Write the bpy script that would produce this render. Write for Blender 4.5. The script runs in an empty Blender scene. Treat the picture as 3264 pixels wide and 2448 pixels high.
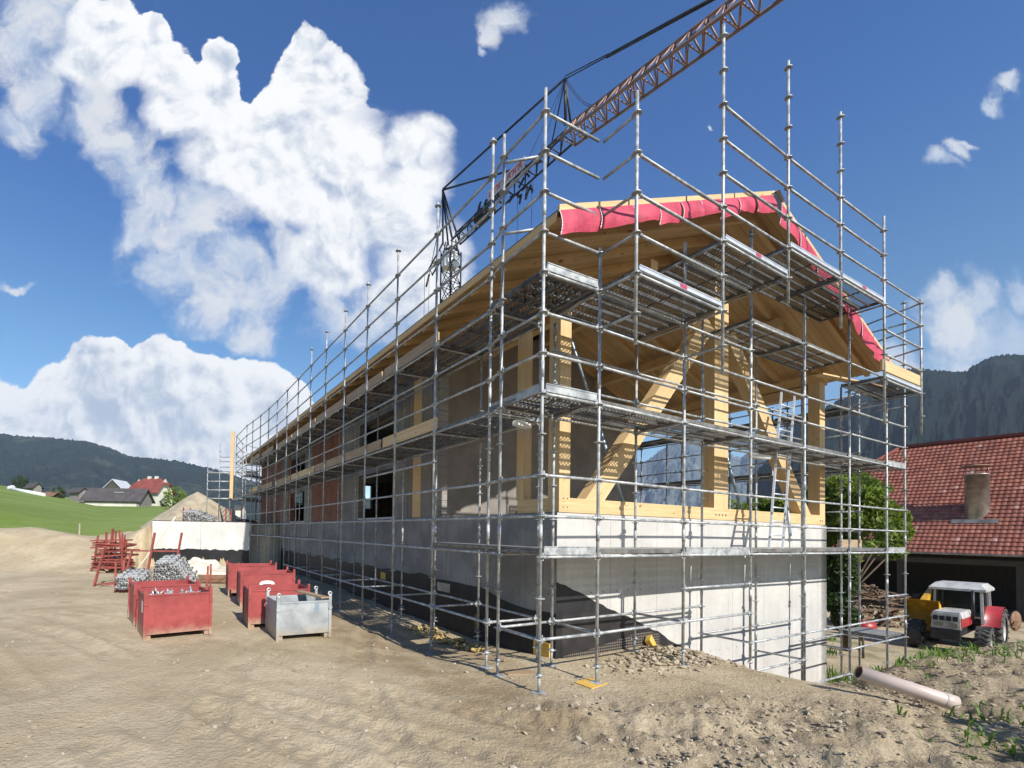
import bpy, math, random
import numpy as np
from mathutils import Vector, Matrix
random.seed(7); RNG = np.random.RandomState(7)
SC = bpy.context.scene
COL = SC.collection
PI = math.pi
# ------------------------------------------------------------------ camera
EYE = 0.278
def make_camera():
    cd = bpy.data.cameras.new('camera'); cam = bpy.data.objects.new('camera', cd); COL.objects.link(cam)
    cd.sensor_width = 36; cd.lens = 1544.6/3264*36
    cd.shift_x = (1632-1264.7)/3264; cd.shift_y = (1662.5-1224)/3264
    cd.clip_start = 0.1; cd.clip_end = 9000
    p, r = 0.02102, -0.01766
    R0 = Vector((1,0,0)); U0 = Vector((0,-math.sin(p),math.cos(p))); F = Vector((0,math.cos(p),math.sin(p)))
    R = R0*math.cos(r)-U0*math.sin(r); U = R0*math.sin(r)+U0*math.cos(r)
    m = Matrix(((R.x,U.x,-F.x,0),(R.y,U.y,-F.y,0),(R.z,U.z,-F.z,EYE),(0,0,0,1)))
    cam.matrix_world = m
    SC.camera = cam
make_camera()
# site frame: s runs along the gable, t along the long wall
C0 = Vector((1.798, 5.913, 0)); E1 = Vector((0.8767, 0.4811, 0)); E2 = Vector((-0.4412, 0.8974, 0)); EZ = Vector((0,0,1))
def W(s, t, z=0.0): return C0 + E1*s + E2*t + EZ*z
# ------------------------------------------------------------------ light
SUN_EL = math.radians(35.5)
hx = E2.x - .05*E1.x; hy = E2.y - .05*E1.y
hl = math.hypot(hx, hy); hx /= hl; hy /= hl
LD = Vector((hx*math.cos(SUN_EL), hy*math.cos(SUN_EL), -math.sin(SUN_EL)))     # direction the light travels
sd = bpy.data.lights.new('sun', 'SUN'); sd.energy = 5.0; sd.angle = math.radians(.53); sd.color = (1, .955, .88)
so = bpy.data.objects.new('sun', sd); COL.objects.link(so); so.rotation_euler = LD.to_track_quat('-Z', 'Y').to_euler(); so.location = (20, -30, 30)
SC.view_settings.view_transform = 'Standard'; SC.view_settings.look = 'None'; SC.view_settings.exposure = 0.38; SC.view_settings.gamma = 1

class NT:
    """tiny node helper"""
    def __init__(s, tree): s.t = tree; s.n = tree.nodes; s.l = tree.links
    def add(s, typ, **kw):
        n = s.n.new(typ)
        for k, v in kw.items():
            if k == 'inp':
                for kk, vv in v.items(): s.set(n, kk, vv)
            else: setattr(n, k, v)
        return n
    def set(s, n, k, v):
        i = n.inputs[k]
        if isinstance(v, bpy.types.NodeSocket): s.l.new(v, i)
        else:
            try: i.default_value = v
            except Exception: i.default_value = (*v, 1)
    def math(s, op, a, b=None, c=None, clamp=False):
        n = s.n.new('ShaderNodeMath'); n.operation = op; n.use_clamp = clamp
        s.set(n, 0, a)
        if b is not None: s.set(n, 1, b)
        if c is not None: s.set(n, 2, c)
        return n.outputs[0]
    def vmath(s, op, a, b=None):
        n = s.n.new('ShaderNodeVectorMath'); n.operation = op
        s.set(n, 0, a)
        if b is not None: s.set(n, 1, b)
        return n.outputs['Value'] if op in ('LENGTH','DOT_PRODUCT') else n.outputs[0]
    def mix(s, f, a, b, blend='MIX'):
        n = s.n.new('ShaderNodeMix'); n.data_type = 'RGBA'; n.blend_type = blend
        s.set(n, 0, f); s.set(n, 6, a if isinstance(a, bpy.types.NodeSocket) else (*a, 1)); s.set(n, 7, b if isinstance(b, bpy.types.NodeSocket) else (*b, 1))
        return n.outputs[2]
    def noise(s, vec, scale, detail=4, rough=.55, dist=0, dim='3D'):
        n = s.n.new('ShaderNodeTexNoise'); n.noise_dimensions = dim
        if vec is not None: s.l.new(vec, n.inputs['Vector'])
        n.inputs['Scale'].default_value = scale; n.inputs['Detail'].default_value = detail
        n.inputs['Roughness'].default_value = rough; n.inputs['Distortion'].default_value = dist
        return n.outputs['Fac']
    def ramp(s, f, a, b, lo=0.0, hi=1.0):
        n = s.n.new('ShaderNodeMapRange'); n.interpolation_type = 'SMOOTHSTEP'
        s.set(n, 'Value', f); s.set(n, 'From Min', a); s.set(n, 'From Max', b); s.set(n, 'To Min', lo); s.set(n, 'To Max', hi)
        return n.outputs['Result']

def make_world():
    w = bpy.data.worlds.new('World'); SC.world = w; w.use_nodes = True; w.cycles.sampling_method = 'MANUAL'; w.cycles.sample_map_resolution = 256
    k = NT(w.node_tree); k.n.clear()
    sky = k.add('ShaderNodeTexSky', sky_type='NISHITA', sun_disc=False)
    sky.sun_elevation = SUN_EL; sky.sun_rotation = math.atan2(-hx, -hy); sky.altitude = 1000; sky.air_density = 1.0; sky.dust_density = .4; sky.ozone_density = 2.5
    tc = k.add('ShaderNodeTexCoord')
    sep = k.add('ShaderNodeSeparateXYZ'); k.l.new(tc.outputs['Generated'], sep.inputs[0])
    x, y, z = sep.outputs
    yy = k.math('MAXIMUM', y, .05)
    comb = k.add('ShaderNodeCombineXYZ'); k.l.new(k.math('DIVIDE', x, yy), comb.inputs[0]); k.l.new(k.math('DIVIDE', z, yy), comb.inputs[1])
    P = comb.outputs[0]
    # domain warp for billows
    def warp(src, sc, amt, det):
        n = k.add('ShaderNodeTexNoise', noise_dimensions='2D'); k.l.new(src, n.inputs['Vector']); n.inputs['Scale'].default_value = sc; n.inputs['Detail'].default_value = det; n.inputs['Roughness'].default_value = .55
        v = k.vmath('SUBTRACT', n.outputs['Color'], (.5,.5,.5)); m = k.n.new('ShaderNodeVectorMath'); m.operation = 'SCALE'; k.l.new(v, m.inputs[0]); m.inputs['Scale'].default_value = amt
        return k.vmath('ADD', src, m.outputs[0])
    Pw = warp(P, 4.2, .11, 5)
    # cloud puffs: (px, py, rx, ry) measured on the 2212 wide view, converted to sky slopes (x/y, z/y)
    f, cx, cy = 1046.6, 857.0, 1148.0
    def cv(b):
        px, py, rx, ry = b[:4]; return ((px-cx)/f, (cy-py)/f+.005*0, rx/f, ry/f)
    dense = [(640,120,72,88),(690,190,85,110),(640,250,120,95),(735,330,120,130),(560,300,110,90),(430,110,45,62),(435,190,55,60),(475,250,70,60),(330,150,60,80),(370,240,75,70),(300,60,40,40),(240,110,80,70),(190,40,70,60),(150,110,60,50),
             (860,290,80,62),(905,270,50,45),(890,380,70,100),(830,440,120,100),(900,520,90,90),(740,470,130,90),(640,420,120,90),(700,560,110,70),(940,600,60,60),(860,620,80,55),(540,400,100,70),(450,340,90,70),(620,340,110,90),
             (235,790,60,60),(180,800,70,60),(330,800,85,65),(420,830,90,60),(520,850,90,60),(120,860,80,60),(40,900,80,55),(260,880,160,70),(420,900,160,70),(580,890,70,60),(330,950,260,60),(620,930,60,60),(100,970,200,70),(400,1000,260,70),(-80,900,120,90)]
    soft = [(80,30,130,90),(10,90,90,90),(120,120,90,70),(180,180,60,50),(50,190,70,90),(15,265,45,45),(170,230,70,70),(230,300,70,60),(270,370,75,60),(330,440,80,60),(400,500,80,60),(350,560,55,45),(300,500,60,50),(380,590,90,60),(430,440,80,60),(480,560,70,60),(500,640,90,60),(560,600,70,50),(530,715,60,42),(430,680,60,40),(620,560,80,50),(700,690,52,48),(690,650,40,30),(800,680,90,60),(900,680,80,60),
            (1055,40,26,46),(1090,8,44,26),(1030,88,10,20),(2035,312,34,20),(2075,280,26,16),(2108,268,24,9),(2150,180,26,16),(2190,155,34,13),(1260,470,1,1),
            (2020,600,30,36),(2050,660,55,70),(2110,620,40,50),(2120,700,85,80),(2180,690,60,80),(2090,770,110,50),(1900,770,100,50),(2195,610,28,45),(20,607,40,9),(1540,262,5,9)]
    def field(blobs, src):
        cur = None
        for b in blobs:
            u, v, ru, rv = cv(b)
            d = k.vmath('LENGTH', k.vmath('MULTIPLY', k.vmath('SUBTRACT', src, (u, v, 0)), (1/ru, 1/rv, 0)))
            if cur is None: cur = d
            else:
                n = k.n.new('ShaderNodeMath'); n.operation = 'SMOOTH_MIN'; k.l.new(cur, n.inputs[0]); k.l.new(d, n.inputs[1]); n.inputs[2].default_value = .22; cur = n.outputs[0]
        return cur
    def vor(src, sc, det):
        n = k.add('ShaderNodeTexVoronoi', voronoi_dimensions='2D', feature='SMOOTH_F1'); k.l.new(src, n.inputs['Vector']); n.inputs['Scale'].default_value = sc; n.inputs['Detail'].default_value = det; n.inputs['Roughness'].default_value = .55; n.inputs['Smoothness'].default_value = .35; n.normalize = True
        return n.outputs['Distance']
    Ps = warp(P, 5.0, .15, 5)
    fd = field(dense, Pw); fs = field(soft, Ps)
    n1 = k.noise(Pw, 8, 7, .62); n2 = k.noise(Ps, 9, 6, .62); nm = k.noise(P, 3.2, 4, .5)
    v1 = vor(Pw, 10, 2.5)
    ed = k.math('ADD', k.math('ADD', fd, k.math('MULTIPLY', k.math('SUBTRACT', n1, .5), .9)), k.math('MULTIPLY', k.math('SUBTRACT', v1, .35), .42))
    es = k.math('ADD', fs, k.math('MULTIPLY', k.math('SUBTRACT', n2, .5), 2.4))
    vy = k.add('ShaderNodeSeparateXYZ'); k.l.new(P, vy.inputs[0]); sm = k.math('MULTIPLY', k.ramp(vy.outputs[1], .40, .48), k.ramp(k.math('SUBTRACT', vy.outputs[1], k.math('MULTIPLY', vy.outputs[0], .75)), 1.02, .86))
    sm = k.math('MAXIMUM', sm, k.math('MULTIPLY', k.ramp(vy.outputs[1], .48, .56), k.ramp(k.math('ADD', vy.outputs[1], k.math('MULTIPLY', vy.outputs[0], .9)), .54, .40)))
    ad = k.math('ADD', k.math('MULTIPLY', k.ramp(ed, 1.07, .985), k.math('SUBTRACT', 1, sm)), k.math('MULTIPLY', k.ramp(ed, 1.2, .45), sm)); as_ = k.ramp(es, 1.45, .25, 0, .86)
    ad = k.math('MULTIPLY', ad, k.ramp(k.math('ADD', k.math('SUBTRACT', 1.15, fd), k.math('MULTIPLY', nm, .3)), .02, .28))
    # billow relief: same fields sampled a little towards the sun
    off = k.vmath('ADD', Pw, (.016, .022, 0)); rel = k.math('ADD', k.math('MULTIPLY', k.math('SUBTRACT', k.noise(off, 8, 7, .62), n1), 1.25), k.math('MULTIPLY', k.math('SUBTRACT', vor(off, 10, 2.5), v1), .62))
    big = k.noise(k.vmath('ADD', P, (3.1, 1.7, 0)), 3.4, 4, .55)
    bright = k.math('ADD', k.math('ADD', .86, rel), k.math('MULTIPLY', k.math('SUBTRACT', big, .55), .9))
    bright = k.math('ADD', bright, k.ramp(fd, .35, 1.0, 0, .12))
    brc = k.math('MINIMUM', k.math('MAXIMUM', bright, .50), 1.05)
    ccol = k.mix(k.ramp(brc, .50, .98), (.47, .55, .68), (1.0, 1.0, 1.0))
    cl = k.add('ShaderNodeVectorMath', operation='SCALE'); k.l.new(ccol, cl.inputs[0]); cl.inputs['Scale'].default_value = 8.4
    cls = k.add('ShaderNodeVectorMath', operation='SCALE'); k.l.new(k.mix(k.ramp(n2, .35, .6), (1,1,1), (.66,.76,.92)), cls.inputs[0]); cls.inputs['Scale'].default_value = 7.2
    hsv = k.add('ShaderNodeHueSaturation'); k.l.new(sky.outputs[0], hsv.inputs['Color']); hsv.inputs['Saturation'].default_value = 1.28; hsv.inputs['Value'].default_value = 1.16
    skt = k.vmath('MULTIPLY', hsv.outputs[0], k.mix(k.ramp(z, .28, .62), (1.25, 1.12, 1.02), (.74, .92, 1.16)))
    c = k.mix(as_, skt, cls.outputs[0]); c = k.mix(ad, c, cl.outputs[0])
    up = k.ramp(y, .02, .15)          # clouds stand in the half of the sky ahead
    c = k.mix(up, skt, c)
    bg = k.add('ShaderNodeBackground'); k.l.new(c, bg.inputs[0]); bg.inputs[1].default_value = 0.096
    out = k.add('ShaderNodeOutputWorld'); k.l.new(bg.outputs[0], out.inputs[0])
make_world()
# ------------------------------------------------------------------ mesh builder
class MB:
    def __init__(s): s.v = []; s.f = []; s.uv = []; s.sm = []; s.mi = []; s.m = 0
    def face(s, pts, uv=None, smooth=False):
        b = len(s.v); s.v += [tuple(p) for p in pts]; s.f.append(tuple(range(b, b+len(pts))))
        s.uv.append(uv or [(0,0)]*len(pts)); s.sm.append(smooth); s.mi.append(s.m)
    def hexa(s, c):
        """c: 8 corners, bottom 0-3 ccw, top 4-7; uv follow the longest edge"""
        c = [Vector(p) for p in c]
        L = [(c[1]-c[0]).length, (c[3]-c[0]).length, (c[4]-c[0]).length]
        ax = [(c[1]-c[0]), (c[3]-c[0]), (c[4]-c[0])]; k = L.index(max(L)); a = ax[k].normalized() if L[k] > 0 else Vector((1,0,0))
        o = random.random()*7
        for q in ((0,3,2,1),(4,5,6,7),(0,1,5,4),(1,2,6,5),(2,3,7,6),(3,0,4,7)):
            pts = [c[i] for i in q]; n = (pts[1]-pts[0]).cross(pts[2]-pts[0])
            if n.length > 0: n.normalize()
            b = n.cross(a)
            if b.length < .1: a2 = Vector((n.y, n.z, n.x)); b = n.cross(a2).normalized(); aa = b.cross(n)
            else: b.normalize(); aa = a
            s.face(pts, [(p.dot(aa)+o, p.dot(b)) for p in pts])
    def box(s, p, dx, dy, dz):
        """p corner, dx dy dz edge vectors"""
        p = Vector(p); dx, dy, dz = Vector(dx), Vector(dy), Vector(dz)
        if dx.cross(dy).dot(dz) < 0: dx, dy = dy, dx
        s.hexa([p, p+dx, p+dx+dy, p+dy, p+dz, p+dx+dz, p+dx+dy+dz, p+dy+dz])
    def sbox(s, s0, s1, t0, t1, z0, z1): s.box(W(s0,t0,z0), E1*(s1-s0), E2*(t1-t0), EZ*(z1-z0))
    def beam(s, a, b, w, h, up=EZ, roll=0):
        """bar centred on a-b, w wide h high"""
        a, b = Vector(a), Vector(b); d = (b-a); x = d.cross(up)
        if x.length < 1e-5: x = d.cross(Vector((0,1,0)))
        x.normalize(); y = x.cross(d).normalized()
        s.box(a-x*w/2-y*h/2, d, x*w, y*h)
    def tube(s, a, b, r, n=10, r2=None, caps=True):
        a, b = Vector(a), Vector(b); d = b-a
        if d.length < 1e-6: return
        r2 = r if r2 is None else r2
        x = d.cross(EZ if abs(d.normalized().z) < .95 else Vector((1,0,0))).normalized(); y = d.cross(x).normalized()
        A = [a+(x*math.cos(2*PI*i/n)+y*math.sin(2*PI*i/n))*r for i in range(n)]; B = [b+(x*math.cos(2*PI*i/n)+y*math.sin(2*PI*i/n))*r2 for i in range(n)]
        L = d.length
        for i in range(n):
            j = (i+1) % n; u0, u1 = i/n*6.28*r, (i+1)/n*6.28*r
            s.face([A[j], A[i], B[i], B[j]], [(u1,0),(u0,0),(u0,L),(u1,L)], True)
        if caps: s.face(A); s.face(B[::-1])
    def path(s, pts, r, n=8):
        for a, b in zip(pts, pts[1:]): s.tube(a, b, r, n)
    def lathe(s, c, prof, n=20, ax=None, ux=None, smooth=True):
        c = Vector(c); ax = Vector(ax or (0,0,1)).normalized(); x = ax.cross(Vector(ux or (0,1,.01))).normalized(); y = ax.cross(x)
        ring = [[c+ax*h+(x*math.cos(2*PI*i/n)+y*math.sin(2*PI*i/n))*r for i in range(n)] for r, h in prof]
        for a, b in zip(ring, ring[1:]):
            for i in range(n):
                j = (i+1) % n; s.face([a[i], a[j], b[j], b[i]], None, smooth)
    def build(s, name, mat, parent=None):
        me = bpy.data.meshes.new(name); me.from_pydata(s.v, [], s.f)
        mats = mat if isinstance(mat, (list, tuple)) else [mat]
        for m in mats: me.materials.append(m)
        nf = len(s.f)
        me.polygons.foreach_set('use_smooth', s.sm)
        if len(mats) > 1: me.polygons.foreach_set('material_index', s.mi)
        ul = me.uv_layers.new(name='UVMap'); flat = [x for f in s.uv for p in f for x in p]; ul.data.foreach_set('uv', flat)
        me.update()
        if any(s.sm):
            import bmesh
            bm = bmesh.new(); bm.from_mesh(me); bmesh.ops.remove_doubles(bm, verts=bm.verts, dist=1e-5); bm.to_mesh(me); bm.free()
        o = bpy.data.objects.new(name, me); COL.objects.link(o)
        if parent is not None: o.parent = parent; o.matrix_parent_inverse = Matrix.Translation(-parent.location) if parent.type == 'EMPTY' and not parent.parent else Matrix()
        return o
def tag(o, label=None, cat=None, group=None, kind=None):
    if label: o['label'] = label
    if cat: o['category'] = cat
    if group: o['group'] = group
    if kind: o['kind'] = kind
    return o
def thing(name, loc, label, cat, group=None):
    e = bpy.data.objects.new(name, None); e.empty_display_size = .2; COL.objects.link(e); e.location = loc
    return tag(e, label, cat, group)
def npmesh(name, V, F, mat, smooth=True, mats=None, mi=None):
    me = bpy.data.meshes.new(name); V = np.asarray(V, np.float32); F = np.asarray(F, np.int32); k = F.shape[1]
    me.vertices.add(len(V)); me.vertices.foreach_set('co', V.ravel()); me.loops.add(F.size); me.loops.foreach_set('vertex_index', F.ravel())
    me.polygons.add(len(F)); me.polygons.foreach_set('loop_start', np.arange(0, F.size, k, dtype=np.int32)); me.polygons.foreach_set('loop_total', np.full(len(F), k, np.int32))
    me.polygons.foreach_set('use_smooth', np.full(len(F), smooth)); me.materials.append(mat); me.update(calc_edges=True); me.validate()
    o = bpy.data.objects.new(name, me); COL.objects.link(o); return o
# ------------------------------------------------------------------ value noise for terrain
def _h(ix, iy, seed):
    n = (ix*374761393 + iy*668265263 + seed*1442695041) & 0xffffffff
    n = ((n ^ (n >> 13))*1274126177) & 0xffffffff
    return ((n ^ (n >> 16)) & 0xffff)/65535.0
def vnoise(x, y, seed=0):
    x = np.asarray(x, float); y = np.asarray(y, float); ix = np.floor(x).astype(np.int64); iy = np.floor(y).astype(np.int64); fx = x-ix; fy = y-iy
    fx = fx*fx*(3-2*fx); fy = fy*fy*(3-2*fy)
    a = _h(ix,iy,seed); b = _h(ix+1,iy,seed); c = _h(ix,iy+1,seed); d = _h(ix+1,iy+1,seed)
    return (a*(1-fx)+b*fx)*(1-fy)+(c*(1-fx)+d*fx)*fy
def fbm(x, y, oct=4, seed=0, gain=.5):
    s = 0; a = 1; t = 0
    for i in range(oct): s = s+a*vnoise(x*2**i, y*2**i, seed+i*17); t += a; a *= gain
    return s/t
def sst(a, b, x): t = np.clip((x-a)/(b-a), 0, 1); return t*t*(3-2*t)
# ------------------------------------------------------------------ materials
def new_mat(name):
    m = bpy.data.materials.new(name); m.use_nodes = True; k = NT(m.node_tree); k.n.clear()
    b = k.add('ShaderNodeBsdfPrincipled'); o = k.add('ShaderNodeOutputMaterial'); k.l.new(b.outputs[0], o.inputs[0])
    return m, k, b, o
def simple(name, c1, c2=None, scale=5, rough=.7, metal=0, bump=0, bscale=None, detail=5, coord='Object', lo=.35, hi=.65, spec=.5):
    m, k, b, o = new_mat(name); tc = k.add('ShaderNodeTexCoord'); v = tc.outputs[coord]
    n = k.noise(v, scale, detail, .6)
    if c2 is None: c2 = tuple(x*.7 for x in c1)
    k.set(b, 'Base Color', k.mix(k.ramp(n, lo, hi), c2, c1)); k.set(b, 'Roughness', rough); k.set(b, 'Metallic', metal); k.set(b, 'Specular IOR Level', spec)
    if bump:
        n2 = k.noise(v, bscale or scale*4, 6, .6); bp = k.add('ShaderNodeBump'); k.set(bp, 'Strength', 1.0); k.set(bp, 'Distance', bump); k.l.new(n2, bp.inputs['Height']); k.l.new(bp.outputs[0], b.inputs['Normal'])
    return m
M = {}
def painted(name, c1, c2, scr=(.52,.30,.26), metal=.08, rough=.5):
    m, k, b, o = new_mat(name); tc = k.add('ShaderNodeTexCoord'); v = tc.outputs['Object']; sep = k.add('ShaderNodeSeparateXYZ'); k.l.new(v, sep.inputs[0])
    n = k.noise(v, 2.6, 6, .65); mp = k.add('ShaderNodeMapping'); k.l.new(v, mp.inputs[0]); mp.inputs['Scale'].default_value = (1, 1, 7); sc = k.noise(mp.outputs[0], 5, 8, .75, 1.5); sp = k.noise(v, 24, 5, .7)
    c = k.mix(k.ramp(n, .32, .68), c2, c1); c = k.mix(k.math('MULTIPLY', k.ramp(sc, .64, .70), .7), c, scr); c = k.mix(k.math('MULTIPLY', k.ramp(sp, .66, .72), .8), c, (.16,.07,.04))
    d = k.ramp(k.math('ADD', sep.outputs[2], k.math('MULTIPLY', n, -.5)), -1.62, -1.86); c = k.mix(k.math('MULTIPLY', d, .75), c, (.38,.30,.20))
    k.set(b, 'Base Color', c); k.set(b, 'Roughness', k.ramp(n, .3, .7, rough-.06, rough+.18)); k.set(b, 'Metallic', metal)
    bp = k.add('ShaderNodeBump'); k.set(bp, 'Distance', .012); k.l.new(k.noise(v, 3.4, 3, .5), bp.inputs['Height']); k.l.new(bp.outputs[0], b.inputs['Normal']); return m
def mats():
    # galvanised steel
    m, k, b, o = new_mat('galvanised_steel'); tc = k.add('ShaderNodeTexCoord'); v = tc.outputs['Object']
    n = k.noise(v, 9, 6, .65); n2 = k.noise(v, 2.2, 3, .5)
    c = k.mix(k.ramp(n, .38, .62), (.27,.285,.29), (.48,.49,.48)); c = k.mix(k.math('MULTIPLY', k.ramp(n2, .62, .74), .55), c, (.24,.20,.15))
    c = k.mix(k.math('MULTIPLY', k.ramp(k.noise(v, 31, 4, .7), .60, .68), .7), c, (.78,.77,.72))
    k.set(b, 'Base Color', c); k.set(b, 'Metallic', .25); k.set(b, 'Roughness', k.ramp(n, .3, .7, .38, .62)); M['galv'] = m
    def perf(name, c1, c2, holes, sc=1.0):
        m, k, b, o = new_mat(name); tc = k.add('ShaderNodeTexCoord'); v = tc.outputs['UV']
        n = k.noise(tc.outputs['Object'], 6, 5, .6); k.set(b, 'Base Color', k.mix(k.ramp(n, .35, .65), c1, c2)); k.set(b, 'Metallic', .4); k.set(b, 'Roughness', .5)
        sep = k.add('ShaderNodeSeparateXYZ'); k.l.new(v, sep.inputs[0])
        # staggered round holes, pitch 32 x 24 mm
        def hole(ox, oy):
            a = k.math('SUBTRACT', k.math('FRACT', k.math('ADD', k.math('DIVIDE', sep.outputs[0], .044*sc), ox)), .5)
            c = k.math('SUBTRACT', k.math('FRACT', k.math('ADD', k.math('DIVIDE', sep.outputs[1], .040*sc), oy)), .5)
            return k.math('LESS_THAN', k.math('ADD', k.math('MULTIPLY', a, a), k.math('MULTIPLY', c, c)), holes)
        h = k.math('MAXIMUM', hole(0, 0), hole(.5, .5))
        # solid bands near the plank edges
        w = k.math('PINGPONG', k.math('ABSOLUTE', sep.outputs[1]), .16)
        h = k.math('MULTIPLY', h, k.math('GREATER_THAN', w, .022))
        tr = k.add('ShaderNodeBsdfTransparent'); mx = k.add('ShaderNodeMixShader'); k.l.new(h, mx.inputs[0]); k.l.new(b.outputs[0], mx.inputs[1]); k.l.new(tr.outputs[0], mx.inputs[2]); k.l.new(mx.outputs[0], o.inputs[0])
        return m
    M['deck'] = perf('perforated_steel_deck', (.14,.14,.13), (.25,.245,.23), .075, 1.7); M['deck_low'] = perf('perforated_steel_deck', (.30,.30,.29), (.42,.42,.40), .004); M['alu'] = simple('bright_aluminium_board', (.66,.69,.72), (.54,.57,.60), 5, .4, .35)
    M['galv_dirty'] = simple('weathered_galvanised_steel', (.22,.215,.20), (.12,.115,.105), 7, .6, .3)
    # timber
    def wood(name, c1, c2, kn=(.28,.14,.06), sc=1.0, board=0, lam=0):
        m, k, b, o = new_mat(name); tc = k.add('ShaderNodeTexCoord'); mp = k.add('ShaderNodeMapping'); k.l.new(tc.outputs['UV'], mp.inputs[0]); mp.inputs['Scale'].default_value = (1.2*sc, 26*sc, 1)
        g = k.noise(mp.outputs[0], 1.6, 6, .6, .6); mp2 = k.add('ShaderNodeMapping'); k.l.new(tc.outputs['UV'], mp2.inputs[0]); mp2.inputs['Scale'].default_value = (3*sc, 7*sc, 1)
        kk = k.noise(mp2.outputs[0], 1.7, 2, .4); big = k.noise(tc.outputs['Object'], .9, 3, .5)
        c = k.mix(k.ramp(g, .3, .7), c2, c1); c = k.mix(k.ramp(kk, .70, .76), c, kn); c = k.mix(k.math('MULTIPLY', k.ramp(big, .35, .7), .30), c, tuple(x*.66 for x in c2))
        if lam:
            sp = k.add('ShaderNodeSeparateXYZ'); k.l.new(tc.outputs['UV'], sp.inputs[0]); q = k.math('DIVIDE', sp.outputs[1], lam); wl = k.add('ShaderNodeTexWhiteNoise', noise_dimensions='1D'); k.l.new(k.math('FLOOR', q), wl.inputs['W'])
            c = k.mix(k.math('MULTIPLY', wl.outputs[0], .30), c, tuple(x*.72 for x in c2)); c = k.mix(k.math('MULTIPLY', k.ramp(k.math('PINGPONG', q, .5), .05, .0), .35), c, tuple(x*.45 for x in c2))
        if board:
            sep = k.add('ShaderNodeSeparateXYZ'); k.l.new(tc.outputs['UV'], sep.inputs[0]); q = k.math('DIVIDE', sep.outputs[1], board)
            fr = k.math('PINGPONG', q, .5); c = k.mix(k.ramp(fr, .035, .0), c, tuple(x*.25 for x in c2))
            wn = k.add('ShaderNodeTexWhiteNoise', noise_dimensions='1D'); k.l.new(k.math('FLOOR', k.math('ADD', q, .5)), wn.inputs['W']); c = k.mix(k.math('MULTIPLY', wn.outputs[0], .35), c, tuple(x*.6 for x in c2))
        k.set(b, 'Base Color', c); k.set(b, 'Roughness', .62); k.set(b, 'Specular IOR Level', .35); return m
    M['wood'] = wood('spruce_timber', (.72,.53,.29), (.60,.41,.20), lam=.042)
    M['soffit'] = wood('spruce_board_soffit', (.72,.50,.25), (.60,.39,.18), board=.22)
    M['rafter'] = wood('spruce_rafter_timber', (.72,.50,.26), (.60,.40,.19))
    M['oldwood'] = wood('weathered_board', (.46,.33,.20), (.30,.21,.13)); M['pilewood_shade'] = wood('old_shaded_wood', (.26,.17,.11), (.13,.09,.06))  # second wood carries the woodpile's shadow in its darker colour
    M['greywood'] = wood('grey_barn_boards', (.34,.32,.29), (.22,.20,.18), board=.25)
    M['darkwood'] = wood('dark_stained_boards', (.10,.075,.055), (.05,.04,.03), board=.2)
    # concrete
    def conc(name, c1, c2, stain, joints=0, dark=None):
        m, k, b, o = new_mat(name); tc = k.add('ShaderNodeTexCoord'); uv = tc.outputs['UV']; ob = tc.outputs['Object']
        n = k.noise(ob, 1.1, 6, .62); n2 = k.noise(ob, 14, 6, .65)
        mp = k.add('ShaderNodeMapping'); k.l.new(uv, mp.inputs[0]); mp.inputs['Scale'].default_value = (4.5, .55, 1); st = k.noise(mp.outputs[0], 2.0, 5, .6)
        c = k.mix(k.ramp(n, .3, .7), c2, c1); c = k.mix(k.math('MULTIPLY', k.ramp(n2, .45, .75), .25), c, tuple(x*.75 for x in c2)); c = k.mix(k.math('MULTIPLY', k.ramp(st, .5, .72), stain), c, (.16,.15,.15))
        if joints:
            sep = k.add('ShaderNodeSeparateXYZ'); k.l.new(uv, sep.inputs[0]); fr = k.math('PINGPONG', k.math('DIVIDE', sep.outputs[0], joints), .5)
            c = k.mix(k.math('MULTIPLY', k.ramp(fr, .0065, .0015), .65), c, (.12,.12,.12))
            # form tie holes
            a = k.math('SUBTRACT', k.math('PINGPONG', k.math('DIVIDE', sep.outputs[0], joints/2), .5), .26); d = k.math('SUBTRACT', k.math('PINGPONG', k.math('DIVIDE', sep.outputs[1], 2.6), .5), .25)
            h = k.math('ADD', k.math('MULTIPLY', k.math('MULTIPLY', a, a), joints*joints), k.math('MULTIPLY', k.math('MULTIPLY', d, d), 6.8*4))
            c = k.mix(k.math('MULTIPLY', k.math('LESS_THAN', h, .0010), .8), c, (.12,.12,.12))
        k.set(b, 'Base Color', c); k.set(b, 'Roughness', .85)
        bp = k.add('ShaderNodeBump'); k.set(bp, 'Distance', .004); k.l.new(n2, bp.inputs['Height']); k.l.new(bp.outputs[0], b.inputs['Normal']); return m
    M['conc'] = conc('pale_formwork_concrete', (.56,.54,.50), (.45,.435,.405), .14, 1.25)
    M['conc_wet_shade'] = conc('stained_shaded_concrete', (.30,.295,.28), (.17,.165,.155), .55, 1.25)  # wet stains, plus the long wall's shade put into a darker base colour
    M['conc_lt'] = conc('white_concrete', (.66,.65,.61), (.55,.54,.50), .15, 2.4)
    M['black'] = simple('bitumen_coating', (.020,.019,.019), (.010,.010,.011), 3, .55, 0, .002, 30)
    m, k, b, o = new_mat('dimpled_drainage_sheet'); tc = k.add('ShaderNodeTexCoord'); sep = k.add('ShaderNodeSeparateXYZ'); k.l.new(tc.outputs['UV'], sep.inputs[0])
    a = k.math('SUBTRACT', k.math('FRACT', k.math('DIVIDE', sep.outputs[0], .045)), .5); c_ = k.math('SUBTRACT', k.math('FRACT', k.math('DIVIDE', sep.outputs[1], .045)), .5)
    h = k.ramp(k.math('ADD', k.math('MULTIPLY', a, a), k.math('MULTIPLY', c_, c_)), .16, .04); n = k.noise(tc.outputs['Object'], 4, 5, .6)
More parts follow.
